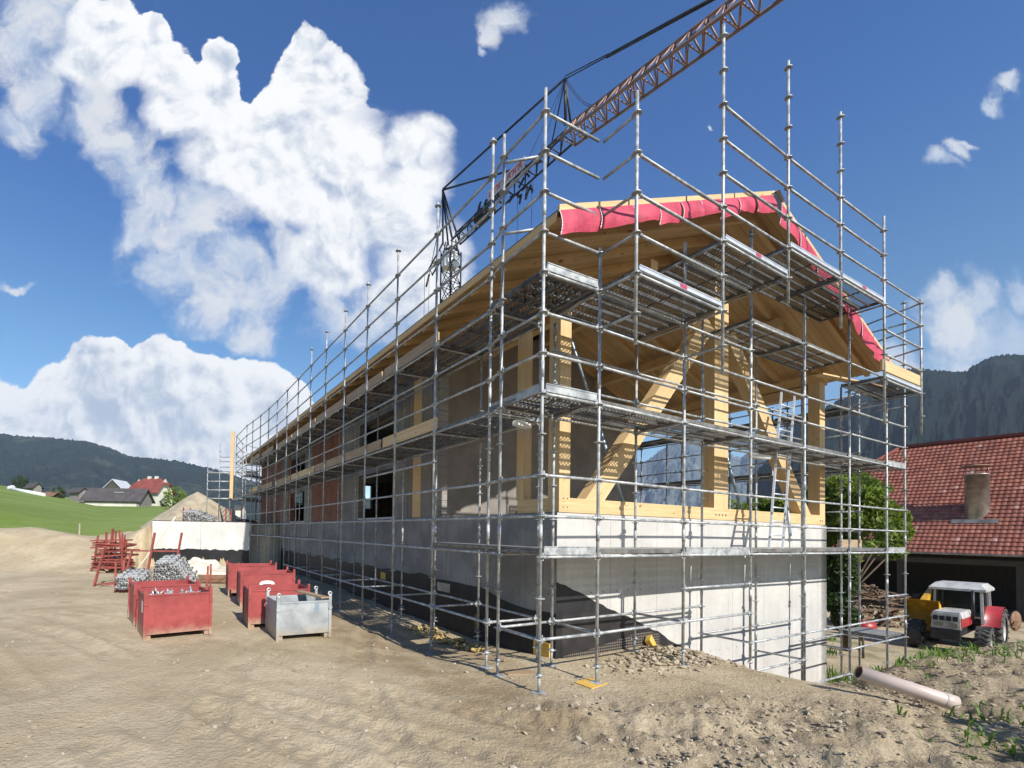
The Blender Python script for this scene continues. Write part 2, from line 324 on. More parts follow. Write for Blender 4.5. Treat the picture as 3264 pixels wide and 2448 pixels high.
    k.set(b, 'Base Color', k.mix(k.math('MULTIPLY', h, .9), k.mix(n, (.022,.019,.018), (.045,.036,.032)), (.23,.19,.145))); k.set(b, 'Roughness', .6)
    bp = k.add('ShaderNodeBump'); k.set(bp, 'Distance', .01); k.l.new(h, bp.inputs['Height']); k.l.new(bp.outputs[0], b.inputs['Normal']); M['dimple'] = m
    M['plastic_black'] = simple('black_sheet', (.035,.03,.03), (.018,.016,.016), 3, .5)
    M['panel'] = simple('grey_clay_board', (.25,.225,.20), (.195,.175,.155), 1.5, .85, bump=.001)
    M['brick'] = simple('red_clay_block_wall', (.27,.115,.075), (.18,.085,.06), 2.2, .9, bump=.003, bscale=30)
    M['red_sheet'] = simple('red_roof_membrane', (.52,.055,.095), (.36,.032,.065), 3.2, .6, 0, .03, 5)
    M['white_edge'] = simple('white_sheet_edge', (.75,.74,.76), (.6,.6,.62), 3, .6)
    M['roof_dark'] = simple('grey_roof_underlay', (.06,.065,.07), (.035,.04,.045), 2, .7)
    M['redpaint'] = painted('red_painted_steel', (.35,.062,.058), (.25,.045,.042))
    M['rustred'] = simple('worn_red_steel_bars', (.36,.08,.06), (.22,.06,.05), 6, .6, .2)
    M['zincbox'] = painted('zinc_sheet', (.42,.445,.455), (.29,.31,.32), scr=(.66,.68,.69), metal=.4, rough=.46)
    M['white'] = simple('white_paint', (.78,.78,.76), (.68,.68,.66), 2, .5)
    M['sign'] = simple('white_lid', (.80,.79,.76), (.74,.73,.70), 2, .5)
    M['dark'] = simple('dark_steel', (.035,.035,.04), (.02,.02,.022), 3, .5, .3)
    M['navy'] = simple('dark_painted_lattice_steel', (.045,.05,.065), (.02,.022,.03), 3, .5, .2)
    M['cranewood'] = simple('orange_crane_paint', (.50,.22,.13), (.36,.17,.12), 3, .5, .1)
    M['cranegrey'] = simple('brownish_crane_paint', (.33,.20,.16), (.18,.13,.12), 1.5, .5, .2)
    M['tarp'] = simple('cream_fleece_cover', (.70,.64,.52), (.58,.53,.42), 2, .9, bump=.01, bscale=6)
    M['tube_zinc'] = simple('galvanised_tubes', (.58,.58,.56), (.40,.41,.41), 12, .42, .55)
    M['bluegal'] = simple('bluish_steel_prop', (.33,.42,.50), (.25,.32,.38), 6, .45, .4)
    M['plastic_pipe'] = simple('pale_brown_plastic', (.56,.46,.40), (.49,.40,.34), 3, .42)
    M['foam'] = simple('yellow_foam_board', (.72,.45,.09), (.62,.36,.07), 4, .8)
    M['foamy'] = simple('ochre_foam_scraps', (.55,.40,.16), (.42,.29,.11), 9, .9)
    M['rock'] = simple('dusty_clods', (.43,.355,.25), (.29,.235,.16), 3, .95, bump=.006, bscale=22)
    M['stone'] = simple('pale_field_stone', (.48,.43,.34), (.36,.31,.24), 6, .9)
    M['gravel'] = simple('sandy_gravel', (.40,.34,.24), (.30,.25,.17), 2.5, .95, bump=.04, bscale=7)
    M['plaster'] = simple('offwhite_plaster', (.62,.60,.52), (.52,.50,.43), .6, .9)
    M['farroof'] = simple('dark_grey_tiles', (.085,.075,.075), (.06,.052,.052), .6, .85)
    M['redroof'] = simple('red_brown_tiles', (.24,.06,.045), (.17,.045,.035), .5, .85)
    M['tin'] = simple('light_sheet_metal', (.55,.56,.58), (.45,.46,.48), 1, .5)
    M['glass'] = simple('dark_window_glass', (.03,.035,.045), (.02,.024,.03), 1, .08)
    M['bark'] = simple('bark', (.12,.085,.055), (.07,.05,.035), 9, .95)
    M['rubber'] = simple('dusty_tyre_rubber', (.09,.085,.078), (.045,.043,.04), 7, .85)
    M['yellow'] = simple('yellow_machine_paint', (.62,.34,.02), (.48,.26,.02), 4, .45)
    M['tractor_red'] = simple('tractor_red_paint', (.40,.035,.035), (.30,.03,.03), 3, .4)
    M['tractor_white'] = simple('tractor_white_paint', (.56,.56,.53), (.40,.39,.36), 4, .4)
    M['rust'] = simple('rusty_brown_steel', (.27,.15,.08), (.17,.09,.05), 6, .7)
    M['flue'] = simple('weathered_flue_steel', (.40,.36,.29), (.24,.22,.19), 2.5, .42, .6)
    M['ink'] = simple('dark_lettering', (.06,.05,.08), (.05,.04,.06), 2, .6)
    M['redink'] = simple('red_lettering', (.42,.05,.10), (.36,.04,.09), 2, .6)
    M['pinkwhite'] = simple('faded_white_banner', (.62,.55,.56), (.55,.48,.50), 2, .6)
    # leaves
    def leaf(name, c1, c2, sc=1.5):
        m, k, b, o = new_mat(name); tc = k.add('ShaderNodeTexCoord'); n = k.noise(tc.outputs['Object'], sc, 3, .6); n3 = k.noise(tc.outputs['Object'], 19, 2, .5)
        k.set(b, 'Base Color', k.mix(k.ramp(k.math('ADD', k.math('MULTIPLY', n, .5), k.math('MULTIPLY', n3, .5)), .36, .64), c1, c2)); k.set(b, 'Roughness', .6); k.set(b, 'Specular IOR Level', .3)
        tl = k.add('ShaderNodeBsdfTranslucent'); k.set(tl, 'Color', (c2[0]*1.2, c2[1]*1.3, c2[2]*.6)); mx = k.add('ShaderNodeMixShader'); mx.inputs[0].default_value = .28
        k.l.new(b.outputs[0], mx.inputs[1]); k.l.new(tl.outputs[0], mx.inputs[2]); k.l.new(mx.outputs[0], o.inputs[0]); return m
    M['leaf'] = leaf('mixed_green_leaves', (.055,.10,.02), (.24,.31,.06))
    M['leaf2'] = leaf('dark_green_leaves', (.02,.04,.014), (.07,.11,.03))
    M['weed'] = leaf('weed_leaves', (.05,.10,.02), (.16,.26,.05))
mats()
# ------------------------------------------------------------------ ground
EX = np.array([-60, 3.2, 4.5, 5.3, 6.0, 6.85, 7.25, 7.6, 8.6, 11.3, 16, 60.]); EY = np.array([60, 16, 10.4, 9.2, 8.35, 7.75, 7.6, 7.45, 7.9, 8.7, 10.2, 24.]); EZs = np.array([-1.65, -1.7, -1.75, -1.86, -2.03, -2.08, -2.0, -1.78, -1.64, -1.52, -1.42, -1.3])
def st_of(X, Y):
    dx = X-C0.x; dy = Y-C0.y; det = E1.x*E2.y-E1.y*E2.x
    return (dx*E2.y-dy*E2.x)/det, (E1.x*dy-E1.y*dx)/det
def ground_z(X, Y, fine=True):
    X = np.asarray(X, float); Y = np.asarray(Y, float); a = X/np.maximum(Y, .5)
    s, t = st_of(X, Y)
    z = -1.64 + .05*(fbm(X*.35, Y*.35, 3, 3)-.5)
    z = z - .17*np.exp(-((s-.4)/1.3)**2)*sst(1.0, 3.0, t)*sst(11, 6, t)
    ye = np.interp(X, EX, EY); ze = np.interp(X, EX, EZs); d = Y-ye
    near = z*(1-np.exp(-(np.minimum(d,0)/1.4)**2)*sst(3.4, 5.5, X)) + ze*np.exp(-(np.minimum(d,0)/1.4)**2)*sst(3.4, 5.5, X)
    near = near + .13*sst(6.5, 9, X)*sst(8, 5, Y)
    k = 3.6; yard = -3.6
    near = near - .16*np.exp(-((X-6.7)/.6)**2-((Y-5.75)/.5)**2)
    far = ze - .62*np.maximum(d-.05, 0)
    far = np.log(np.exp(k*np.clip(far, -8, 3))+np.exp(k*yard))/k
    z = np.where(d > 0, far, near)
    # western berm and upper terrain
    wL = sst(-11.9, -12.5, X)
    zb = .04+.30*(fbm(X*.22+3, Y*.1, 3, 5)-.45)+.34*(fbm(X*.75, Y*.6, 4, 55)-.5) - .33*np.exp(-((a+.625)/.06)**2)
    up = np.where(X < -12.2, sst(19.5, 25.5, Y+.4*vnoise(X*.8, Y*.8, 8)), sst(24.0, 24.15, Y))
    ub = np.where(X < -12.2, np.where(X > -13.6, .55*sst(-13.6,-12.2,X)+zb*(1-sst(-13.6,-12.2,X)), zb), .50)
    z = np.where((X < 3.0) & (s < 1.3), z*(1-up)+ub*up, z)
    # hill field
    Yc = np.minimum(Y, 210)
    hill = .05 + .059*np.maximum(Yc-29, 0) + np.maximum(-a-.62, 0)*Yc*.16
    hill = np.maximum(hill - np.maximum(a+.47, 0)*np.maximum(Yc-40,0)*.19, -2)
    hill = np.where(Y > 210, hill+(Y-210)*.035, hill)
    wf = sst(27, 33, Y)*sst(4, -2, s-1)
    z = z*(1-wf)+hill*wf
    if fine:
        r = np.hypot(X, Y); dirt = sst(45, 25, Y)
        dry = sst(.30, .62, fbm(X*.5+9, Y*.5, 3, 31))
        # churned zone at front right
        rough = sst(-.2, .9, (X-.55*(6.6-Y)) - .3 + .6*(fbm(X*.7, Y*.7, 3, 41)-.5))*sst(6.0, 4.9, Y-.06*X) + sst(5.9, 7.0, X)*sst(12, 9.5, Y)
        rough = np.clip(rough, 0, 1)
        z = z + dirt*(.035*(fbm(X*1.7, Y*1.7, 4, 11)-.5) + .012*(fbm(X*7, Y*7, 3, 12)-.5))
        z = z + dirt*rough*(.24*(fbm(X*2.1, Y*2.1, 4, 21, .6)-.48)+.10*(np.abs(fbm(X*5.5, Y*5.5, 4, 22)-.5)*2)**.8)
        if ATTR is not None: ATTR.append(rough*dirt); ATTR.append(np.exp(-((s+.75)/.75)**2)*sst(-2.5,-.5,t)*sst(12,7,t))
        # tyre ruts
        for (x0, y0, x1, y1) in ((1.2,3.2,-5.5,7.6),(-.3,2.6,-1.4,9.5),(3.0,3.2,-9.5,11.5)):
            dx, dy = x1-x0, y1-y0; L_ = math.hypot(dx, dy); al = ((X-x0)*dx+(Y-y0)*dy)/L_; ac = ((X-x0)*dy-(Y-y0)*dx)/L_+.35*np.sin(al*.45)
            for o in (-.85, .85):
                g = np.exp(-((ac-o)/.16)**4); z = z - dirt*g*(.018+.012*np.sin(al*26+np.abs(ac-o)*20))*sst(.35,.6,fbm(X*.6,Y*.6,2,71)) + dirt*.02*np.exp(-((np.abs(ac-o)-.24)/.07)**2)*sst(.35,.6,fbm(X*.6,Y*.6,2,71))
        z = z + dirt*.012*np.sin((X*.6+Y*1.1)*2.2)*sst(.5,.7,fbm(X*.3,Y*.3,2,51))*sst(12,5,r)
        z = z + (1-dirt)*.25*(fbm(X*.05, Y*.05, 3, 61)-.5)
    return z
ATTR = None
def gz(x, y): return float(ground_z(np.array([x]), np.array([y]))[0])
def make_ground():
    nr, na = 560, 640
    r = 1.2*np.exp(np.linspace(0, 1, nr)*math.log(1400/1.2)); a = np.radians(np.linspace(-78, 84, na))
    R, A = np.meshgrid(r, a, indexing='ij'); X = R*np.sin(A); Y = R*np.cos(A)-.6
    global ATTR
    ATTR = []; Z = ground_z(X, Y); churn = ATTR[0].ravel(); damp = ATTR[1].ravel(); ATTR = None
    V = np.stack([X, Y, Z], -1).reshape(-1, 3)
    i, j = np.meshgrid(np.arange(nr-1), np.arange(na-1), indexing='ij'); b = i*na+j
    F = np.stack([b, b+na, b+na+1, b+1], -1).reshape(-1, 4)[:, ::-1]
    m, k, bs, o = new_mat('ground'); tc = k.add('ShaderNodeTexCoord'); P = tc.outputs['Object']
    geo = k.add('ShaderNodeNewGeometry'); sep = k.add('ShaderNodeSeparateXYZ'); k.l.new(P, sep.inputs[0]); px, py, pz = sep.outputs
    n1 = k.noise(P, .55, 5, .6); n2 = k.noise(P, 4.5, 6, .65); n3 = k.noise(P, 38, 4, .6); n4 = k.noise(P, 1.6, 4, .6)
    soil = k.mix(k.ramp(n1, .35, .68), (.42,.335,.21), (.55,.45,.30)); soil = k.mix(k.math('MULTIPLY', k.ramp(n2, .40, .75), .45), soil, (.31,.245,.155)); soil = k.mix(k.math('MULTIPLY', k.ramp(n4, .56, .70), .6), soil, (.32,.245,.155))
    soil = k.mix(k.math('MULTIPLY', k.ramp(n3, .58, .72), .5), soil, (.57,.50,.37)); soil = k.mix(k.math('MULTIPLY', k.ramp(n3, .36, .28), .4), soil, (.17,.13,.085))
    an = k.add('ShaderNodeAttribute', attribute_name='churn'); soil = k.mix(k.math('MULTIPLY', an.outputs['Fac'], k.ramp(k.noise(P, 1.3, 5, .65), .36, .62, .15, .65)), soil, (.235,.185,.12))
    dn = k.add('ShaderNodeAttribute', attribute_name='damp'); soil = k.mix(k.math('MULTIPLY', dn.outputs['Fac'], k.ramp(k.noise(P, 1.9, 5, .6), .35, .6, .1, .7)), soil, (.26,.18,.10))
    g1 = k.noise(P, .07, 5, .6); g2 = k.noise(P, 1.2, 4, .6)
    grass = k.mix(k.ramp(g1, .35, .65), (.14,.195,.04), (.215,.27,.075)); grass = k.mix(k.math('MULTIPLY', k.ramp(g2, .45, .7), .4), grass, (.10,.19,.02)); grass = k.mix(k.math('MULTIPLY', k.ramp(k.noise(P, .16, 3, .5), .6, .7), .35), grass, (.24,.30,.08))
    gm = k.ramp(k.math('ADD', py, k.math('MULTIPLY', k.math('SUBTRACT', n1, .5), 3.0)), 26.3, 27.3)
    onw = k.ramp(k.math('ADD', k.math('MULTIPLY', py, .36), px), 1.0, .0)
    gm = k.math('MULTIPLY', gm, onw)
    # thin green fuzz at the right bank and yard edge
    yardm = k.math('MULTIPLY', k.ramp(px, 7.5, 10.5), k.ramp(k.noise(P, .8, 5, .6), .50, .62)); yardm = k.math('MULTIPLY', yardm, .45)
    c = k.mix(yardm, soil, (.10,.13,.035)); c = k.mix(gm, c, grass)
    k.set(bs, 'Base Color', c); k.set(bs, 'Roughness', .95); k.set(bs, 'Specular IOR Level', .15)
    bp = k.add('ShaderNodeBump'); k.set(bp, 'Distance', .035); hb = k.math('ADD', k.noise(P, 17, 7, .65), k.math('MULTIPLY', n3, .35)); k.l.new(hb, bp.inputs['Height']); k.l.new(bp.outputs[0], bs.inputs['Normal'])
    g = npmesh('ground', V, F, m); at = g.data.attributes.new('churn', 'FLOAT', 'POINT'); at.data.foreach_set('value', churn.astype(np.float32)); at = g.data.attributes.new('damp', 'FLOAT', 'POINT'); at.data.foreach_set('value', damp.astype(np.float32)); tag(g, kind='structure')
make_ground()
def lump_mesh(pts, sizes, name, mat, seed=0, squash=.6):
    """many small irregular clods in one mesh"""
    rs = np.random.RandomState(seed)
    t = (1+5**.5)/2
    iv = np.array([(-1,t,0),(1,t,0),(-1,-t,0),(1,-t,0),(0,-1,t),(0,1,t),(0,-1,-t),(0,1,-t),(t,0,-1),(t,0,1),(-t,0,-1),(-t,0,1)], float); iv /= np.linalg.norm(iv[0])
    fi = np.array([(0,11,5),(0,5,1),(0,1,7),(0,7,10),(0,10,11),(1,5,9),(5,11,4),(11,10,2),(10,7,6),(7,1,8),(3,9,4),(3,4,2),(3,2,6),(3,6,8),(3,8,9),(4,9,5),(2,4,11),(6,2,10),(8,6,7),(9,8,1)])
    N = len(pts); V = np.repeat(iv[None], N, 0)*(1+.38*(rs.rand(N, 12, 1)-.5)*2)
    sc = np.stack([.7+.7*rs.rand(N), .7+.7*rs.rand(N), squash*(.6+.6*rs.rand(N))], -1)[:, None]*sizes[:, None, None]
    V = V*sc; th = rs.rand(N)*6.28; c, s = np.cos(th)[:, None], np.sin(th)[:, None]
    ti = (rs.rand(N)-.5)[:, None]*1.2; y1 = V[..., 1]*np.cos(ti)-V[..., 2]*np.sin(ti); z1 = V[..., 1]*np.sin(ti)+V[..., 2]*np.cos(ti)
    x, y = V[..., 0]*c-y1*s, V[..., 0]*s+y1*c
    V = np.stack([x, y, z1], -1)+pts[:, None]
    F = (fi[None]+np.arange(N)[:, None, None]*12).reshape(-1, 3)
    return npmesh(name, V.reshape(-1, 3), F, mat, smooth=False)
def scatter():
    rs = np.random.RandomState(5)
    N = 120000; X = rs.uniform(-3.5, 13, N); Y = rs.uniform(2.6, 11.5, N)
    rough = np.clip(sst(-.2, 1.0, (X-.55*(6.6-Y))-.3+.6*(fbm(X*.7, Y*.7, 3, 41)-.5))*sst(6.0, 4.9, Y-.06*X)+sst(5.9, 7.0, X)*sst(12, 9.5, Y), 0, 1)
    cl = sst(.42, .72, fbm(X*1.4, Y*1.4, 3, 77)); keep = rs.rand(N) < (rough*(.15+.85*cl)*.9+.015)
    X, Y = X[keep], Y[keep]; sz = .004+.028*rs.rand(len(X))**5
    # heap of clods at the foot of the gable wall
    n2 = 900; s = rs.normal(3.5, .8, n2); t = rs.normal(.3, .25, n2); P = np.array([[*W(a, b)[:2]] for a, b in zip(s, t)])
    h = .09*np.exp(-((s-3.3)/1.0)**2-((t-.35)/.4)**2)*rs.rand(n2)
    X = np.concatenate([X, P[:, 0]]); Y = np.concatenate([Y, P[:, 1]]); sz = np.concatenate([sz, .015+.04*rs.rand(n2)**3])
    Z = ground_z(X, Y)+sz*.25; Z[-n2:] += h
    o = lump_mesh(np.stack([X, Y, Z], -1), sz, 'soil_clods', M['rock'], 3); tag(o, 'loose dry clods and crumbs of earth over the churned ground', 'clods', kind='stuff')
    # scattered pebbles over the flat yard
    N = 1800; X = rs.uniform(-14, 4, N); Y = 3+rs.rand(N)**1.4*18; s_, t_ = st_of(X, Y); kp = (s_ < .9) | (t_ < 0); X, Y = X[kp], Y[kp]; sz = .005+.022*rs.rand(len(X))**4
    o = lump_mesh(np.stack([X, Y, ground_z(X, Y)+sz*.3], -1), sz, 'pebbles', M['stone'], 9, .5); tag(o, 'small pale pebbles strewn over the flat dirt yard', 'pebbles', kind='stuff')
scatter()
# ------------------------------------------------------------------ mountains
def mountain(name, prof, D, base, mat, seed, jag=6, depth=.45):
    px = np.array([p[0] for p in prof], float); py = np.array([p[1] for p in prof], float)
    n, m_ = 700, 90
    x = np.linspace(px[0], px[-1], n); y = np.interp(x, px, py); hor = 1694.96-(x-1264.7)*-.01766*-1*-1
    hor = 1694.96+(x-1264.7)*.0177
    H = (hor-y)/1544.6*D+EYE
    a = (x-1264.7)/1544.6
    u = np.linspace(0, 1, m_)
    A, U = np.meshgrid(a, u, indexing='ij'); Hh = H[:, None]*np.ones_like(U)
    front = U <= .8; v = np.where(front, U/.8, 1-(U-.8)/.2*.35)
    dist = D*(1-depth+depth*U/.8)
    Z = base+(Hh-base)*v**.92
    X = A*dist; Y = dist
    gul = fbm(A*38, U*7+seed, 5, seed, .55)-.5
    env = np.sin(np.clip(v, 0, 1)*PI)**.6
    Z = Z+gul*env*(H.max()-base)*.11
    top = np.exp(-((U-.8)/.04)**2); Z = Z+top*jag*(vnoise(A*900, U*0, seed+3)**2)*.6 + top*jag*.9*(fbm(A*260, U*0, 2, seed+9)-.5)
    V = np.stack([X, Y, Z], -1).reshape(-1, 3)
    i, j = np.meshgrid(np.arange(n-1), np.arange(m_-1), indexing='ij'); b = i*m_+j
    F = np.stack([b, b+m_, b+m_+1, b+1], -1).reshape(-1, 4)
    o = npmesh(name, V, F, mat); tag(o, kind='structure'); return o
def forest_mat(name, c1, c2, c3, sc):
    m, k, b, o = new_mat(name); tc = k.add('ShaderNodeTexCoord'); P = tc.outputs['Object']
    mp = k.add('ShaderNodeMapping'); k.l.new(P, mp.inputs[0]); mp.inputs['Scale'].default_value = (1, .7, .55)
    n1 = k.noise(mp.outputs[0], sc*14, 5, .7); n2 = k.noise(P, sc, 5, .6); n3 = k.noise(mp.outputs[0], sc*3, 4, .6)
    c = k.mix(k.ramp(n1, .35, .68), c1, c2); c = k.mix(k.math('MULTIPLY', k.ramp(n2, .54, .66), .55), c, c3); c = k.mix(k.math('MULTIPLY', k.ramp(n3, .5, .7), .4), c, tuple(x*.5 for x in c1))
    k.set(b, 'Base Color', c); k.set(b, 'Roughness', 1); k.set(b, 'Specular IOR Level', 0)
    bp = k.add('ShaderNodeBump'); k.set(bp, 'Distance', 14); k.set(bp, 'Strength', .8); k.l.new(n1, bp.inputs['Height']); k.l.new(bp.outputs[0], b.inputs['Normal']); return m
mountain('hills', [(-900,1330),(-400,1345),(-100,1370),(0,1382),(75,1392),(149,1394),(249,1404),(300,1414),(348,1429),(408,1454),(497,1462),(572,1471),(646,1489),(696,1499),(760,1522),(850,1545),(1000,1580),(1300,1600),(1600,1590)], 1900, -40, forest_mat('wooded_hillside', (.016,.028,.026), (.036,.050,.042), (.11,.115,.085), .006), 4, 9)
mountain('mountain', [(1500,1560),(1900,1500),(2060,1470),(2110,1430),(2180,1402),(2230,1396),(2300,1440),(2360,1460),(2420,1420),(2490,1372),(2520,1340),(2600,1320),(2700,1300)], 3900, -60, forest_mat('rocky_mountain', (.07,.09,.10), (.15,.175,.185), (.26,.28,.29), .004), 21, 20)
mountain('mountain_ridge', [(2380,1540),(2440,1470),(2497,1385),(2530,1350),(2562,1330),(2620,1300),(2700,1262),(2780,1225),(2857,1188),(2888,1174),(2946,1172),(3005,1180),(3085,1181),(3104,1165),(3136,1147),(3165,1136),(3220,1125),(3300,1128),(3500,1090),(4200,1000)], 1250, -30, forest_mat('spruce_forest_slope', (.007,.012,.011), (.020,.030,.025), (.036,.046,.036), .009), 33, 7, .5)
# ------------------------------------------------------------------ scaffolds
class Scaffold:
    def __init__(s, name, loc, label, cat='scaffold', group=None):
        s.root = thing(name, loc, label, cat, group); s.led = []; s.far = 95
    def post(s, st, z0, z1, base=True, r=.0205, zr=None):
        m = MB(); p = W(*st); z0g = z0
        m.tube(p+EZ*(z0+(.22 if base else 0)), p+EZ*z1, r, 12)
        q = math.ceil((z0+.15)*2)/2
        while q < z1-.02:
            m.lathe(p+EZ*q, [(r,-.006),(.050,-.006),(.058,-.004),(.058,.004),(.050,.006),(r,.006)], 14, smooth=False)
            m.tube(p+EZ*(q-.03), p+EZ*(q-.006), r+.004, 12)
            q += .5
        if zr is None:
            j = math.floor(z0)+2.3
            while j < z1: m.tube(p+EZ*(j-.1), p+EZ*(j+.1), r+.0035, 12); j += 2.0
        if base:
            m.tube(p+EZ*(z0), p+EZ*(z0+.26), .017, 10); m.tube(p+EZ*(z0+.19), p+EZ*(z0+.23), .036, 8); m.tube(p+EZ*(z0+.2)-E1*.09, p+EZ*(z0+.2)+E1*.09, .008, 6)
            m.box(p+E1*-.075+E2*-.075+EZ*(z0-.004), E1*.15, E2*.15, EZ*.012)
        return m.build('standard', M['galv'], s.root)
    def ledger(s, a, b, z, r=.0195, z2=None): s.led.append((W(*a, z), W(*b, z if z2 is None else z2), r))
    def rails(s, pts, zs):
        for a, b in zip(pts, pts[1:]):
            for z in zs: s.ledger(a, b, z)
    def finish(s):
        eye = Vector((0,0,EYE)); s.led.sort(key=lambda l: ((l[0]+l[1])/2-eye).length/max((l[1]-l[0]).length, .3))
        def one(m, a, b, r, rich):
            m.tube(a, b, r, 10 if rich else 6)
            if rich:
                d = (b-a).normalized()
                for q, e in ((a, 1), (b, -1)):
                    m.tube(q+d*e*.035, q+d*e*.095, r+.006, 8); m.box(q+d*e*.028-EZ*.045-d.cross(EZ)*.006, d*e*.022, d.cross(EZ)*.012, EZ*.10)
        for a, b, r in s.led[:s.far]:
            m = MB(); one(m, a, b, r, True); m.build('ledger', M['galv'], s.root)
        rest = s.led[s.far:]
        if rest:
            m = MB()
            for a, b, r in rest: one(m, a, b, r, False)
            tag(m.build('ledger', M['galv'], s.root), 'the many farther horizontal scaffold tubes', kind='stuff')
    def deck(s, o, du, L, dv, n, z, gap=.008, label=None, pw=None):
        """n planks .32 wide, length L along du, stacked along dv from corner o"""
        pw = pw or (.382 if n == 2 else .32); m = MB(); du = du.normalized(); dv = dv.normalized(); th = .055; o = Vector(o)+EZ*(z+.035)
        for i in range(n):
            p = o+dv*(i*(pw+gap)); q = p+du*L; w = dv*pw
            m.m = 0; m.face([p+EZ*th, q+EZ*th, q+w+EZ*th, p+w+EZ*th], [(0,0),(L,0),(L,.32),(0,.32)]); m.m = 1
            m.box(p, du*L, dv*.018, EZ*(th-.002)); m.box(p+w-dv*.018, du*L, dv*.018, EZ*(th-.002))
            m.box(p+dv*(pw/2-.01), du*L, dv*.02, EZ*(.035))
            m.box(p+du*(L*.5)+dv*.02, du*.025, dv*(pw-.04), EZ*.02)
            for e in (0, L-.05): m.box(p+du*e+dv*.019-EZ*.004, du*.05, dv*(pw-.038), EZ*.045)
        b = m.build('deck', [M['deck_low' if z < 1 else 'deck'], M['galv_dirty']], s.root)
        if label: b['label'] = label
        return b
    def toe(s, a, b, z, h=.10, mat='galv', sticker=False, th=.022, label=None, z2=None):
        m = MB(); A = W(*a, z+h/2+.06); B = W(*b, (z if z2 is None else z2)+h/2+.06); d = (B-A).normalized(); m.beam(A+d*.05, B-d*.05, th, h)
        if mat in ('galv', 'alu'):
            for e in (-1, 1): m.beam(A+d*.05+EZ*e*h*.46, B-d*.05+EZ*e*h*.46, th+.014, .012)
        t = m.build('toe_board', M[mat], s.root)
        if label: t['label'] = label
        if sticker:
            m2 = MB(); c = (A+B)/2; n = d.cross(EZ)
            m2.box(c-d*.07-EZ*.028-n*(th/2+.009), d*.14, n*(th+.018), EZ*.056); m2.build('sticker', M['redink'], t)
        return t
F = [(-.055,0),(.934,-.03),(2.894,.01),(4.86,.03),(6.79,.02),(8.731,0),(10.728,0),(11.771,-.02)]
I = [None,(1.0,.84),(2.9,.84),(4.83,.84),(6.72,.82),(8.70,.82),(10.66,.80),(11.77,.82)]
U = [None,(.96,-.55),(2.92,-.53),(4.87,-.515),(6.79,-.53),(8.73,-.55),(10.70,-.575)]
L = [(-.045,.811),(.037,1.166),(.037,2.728),(.026,4.273),(.013,5.812),(.018,7.334),(0,8.859),(-.002,10.389),(-.004,11.937),(-.011,13.506),(-.013,15.185),(-.054,16.681),(-.127,18.173),(-.224,19.666),(-.33,20.753)]
LI = [None,(.98,1.12),(1.01,2.68),(.99,4.2),(1.02,5.78),(1.0,7.3),(1.0,8.86),(1.0,10.4),(1.0,11.95),(1.0,13.5),(1.0,15.2),(.96,16.7),(.93,18.2),(.9,19.7),(.9,20.8)]
def zb(st, d=0): w = W(*st); return gz(w.x, w.y)+d
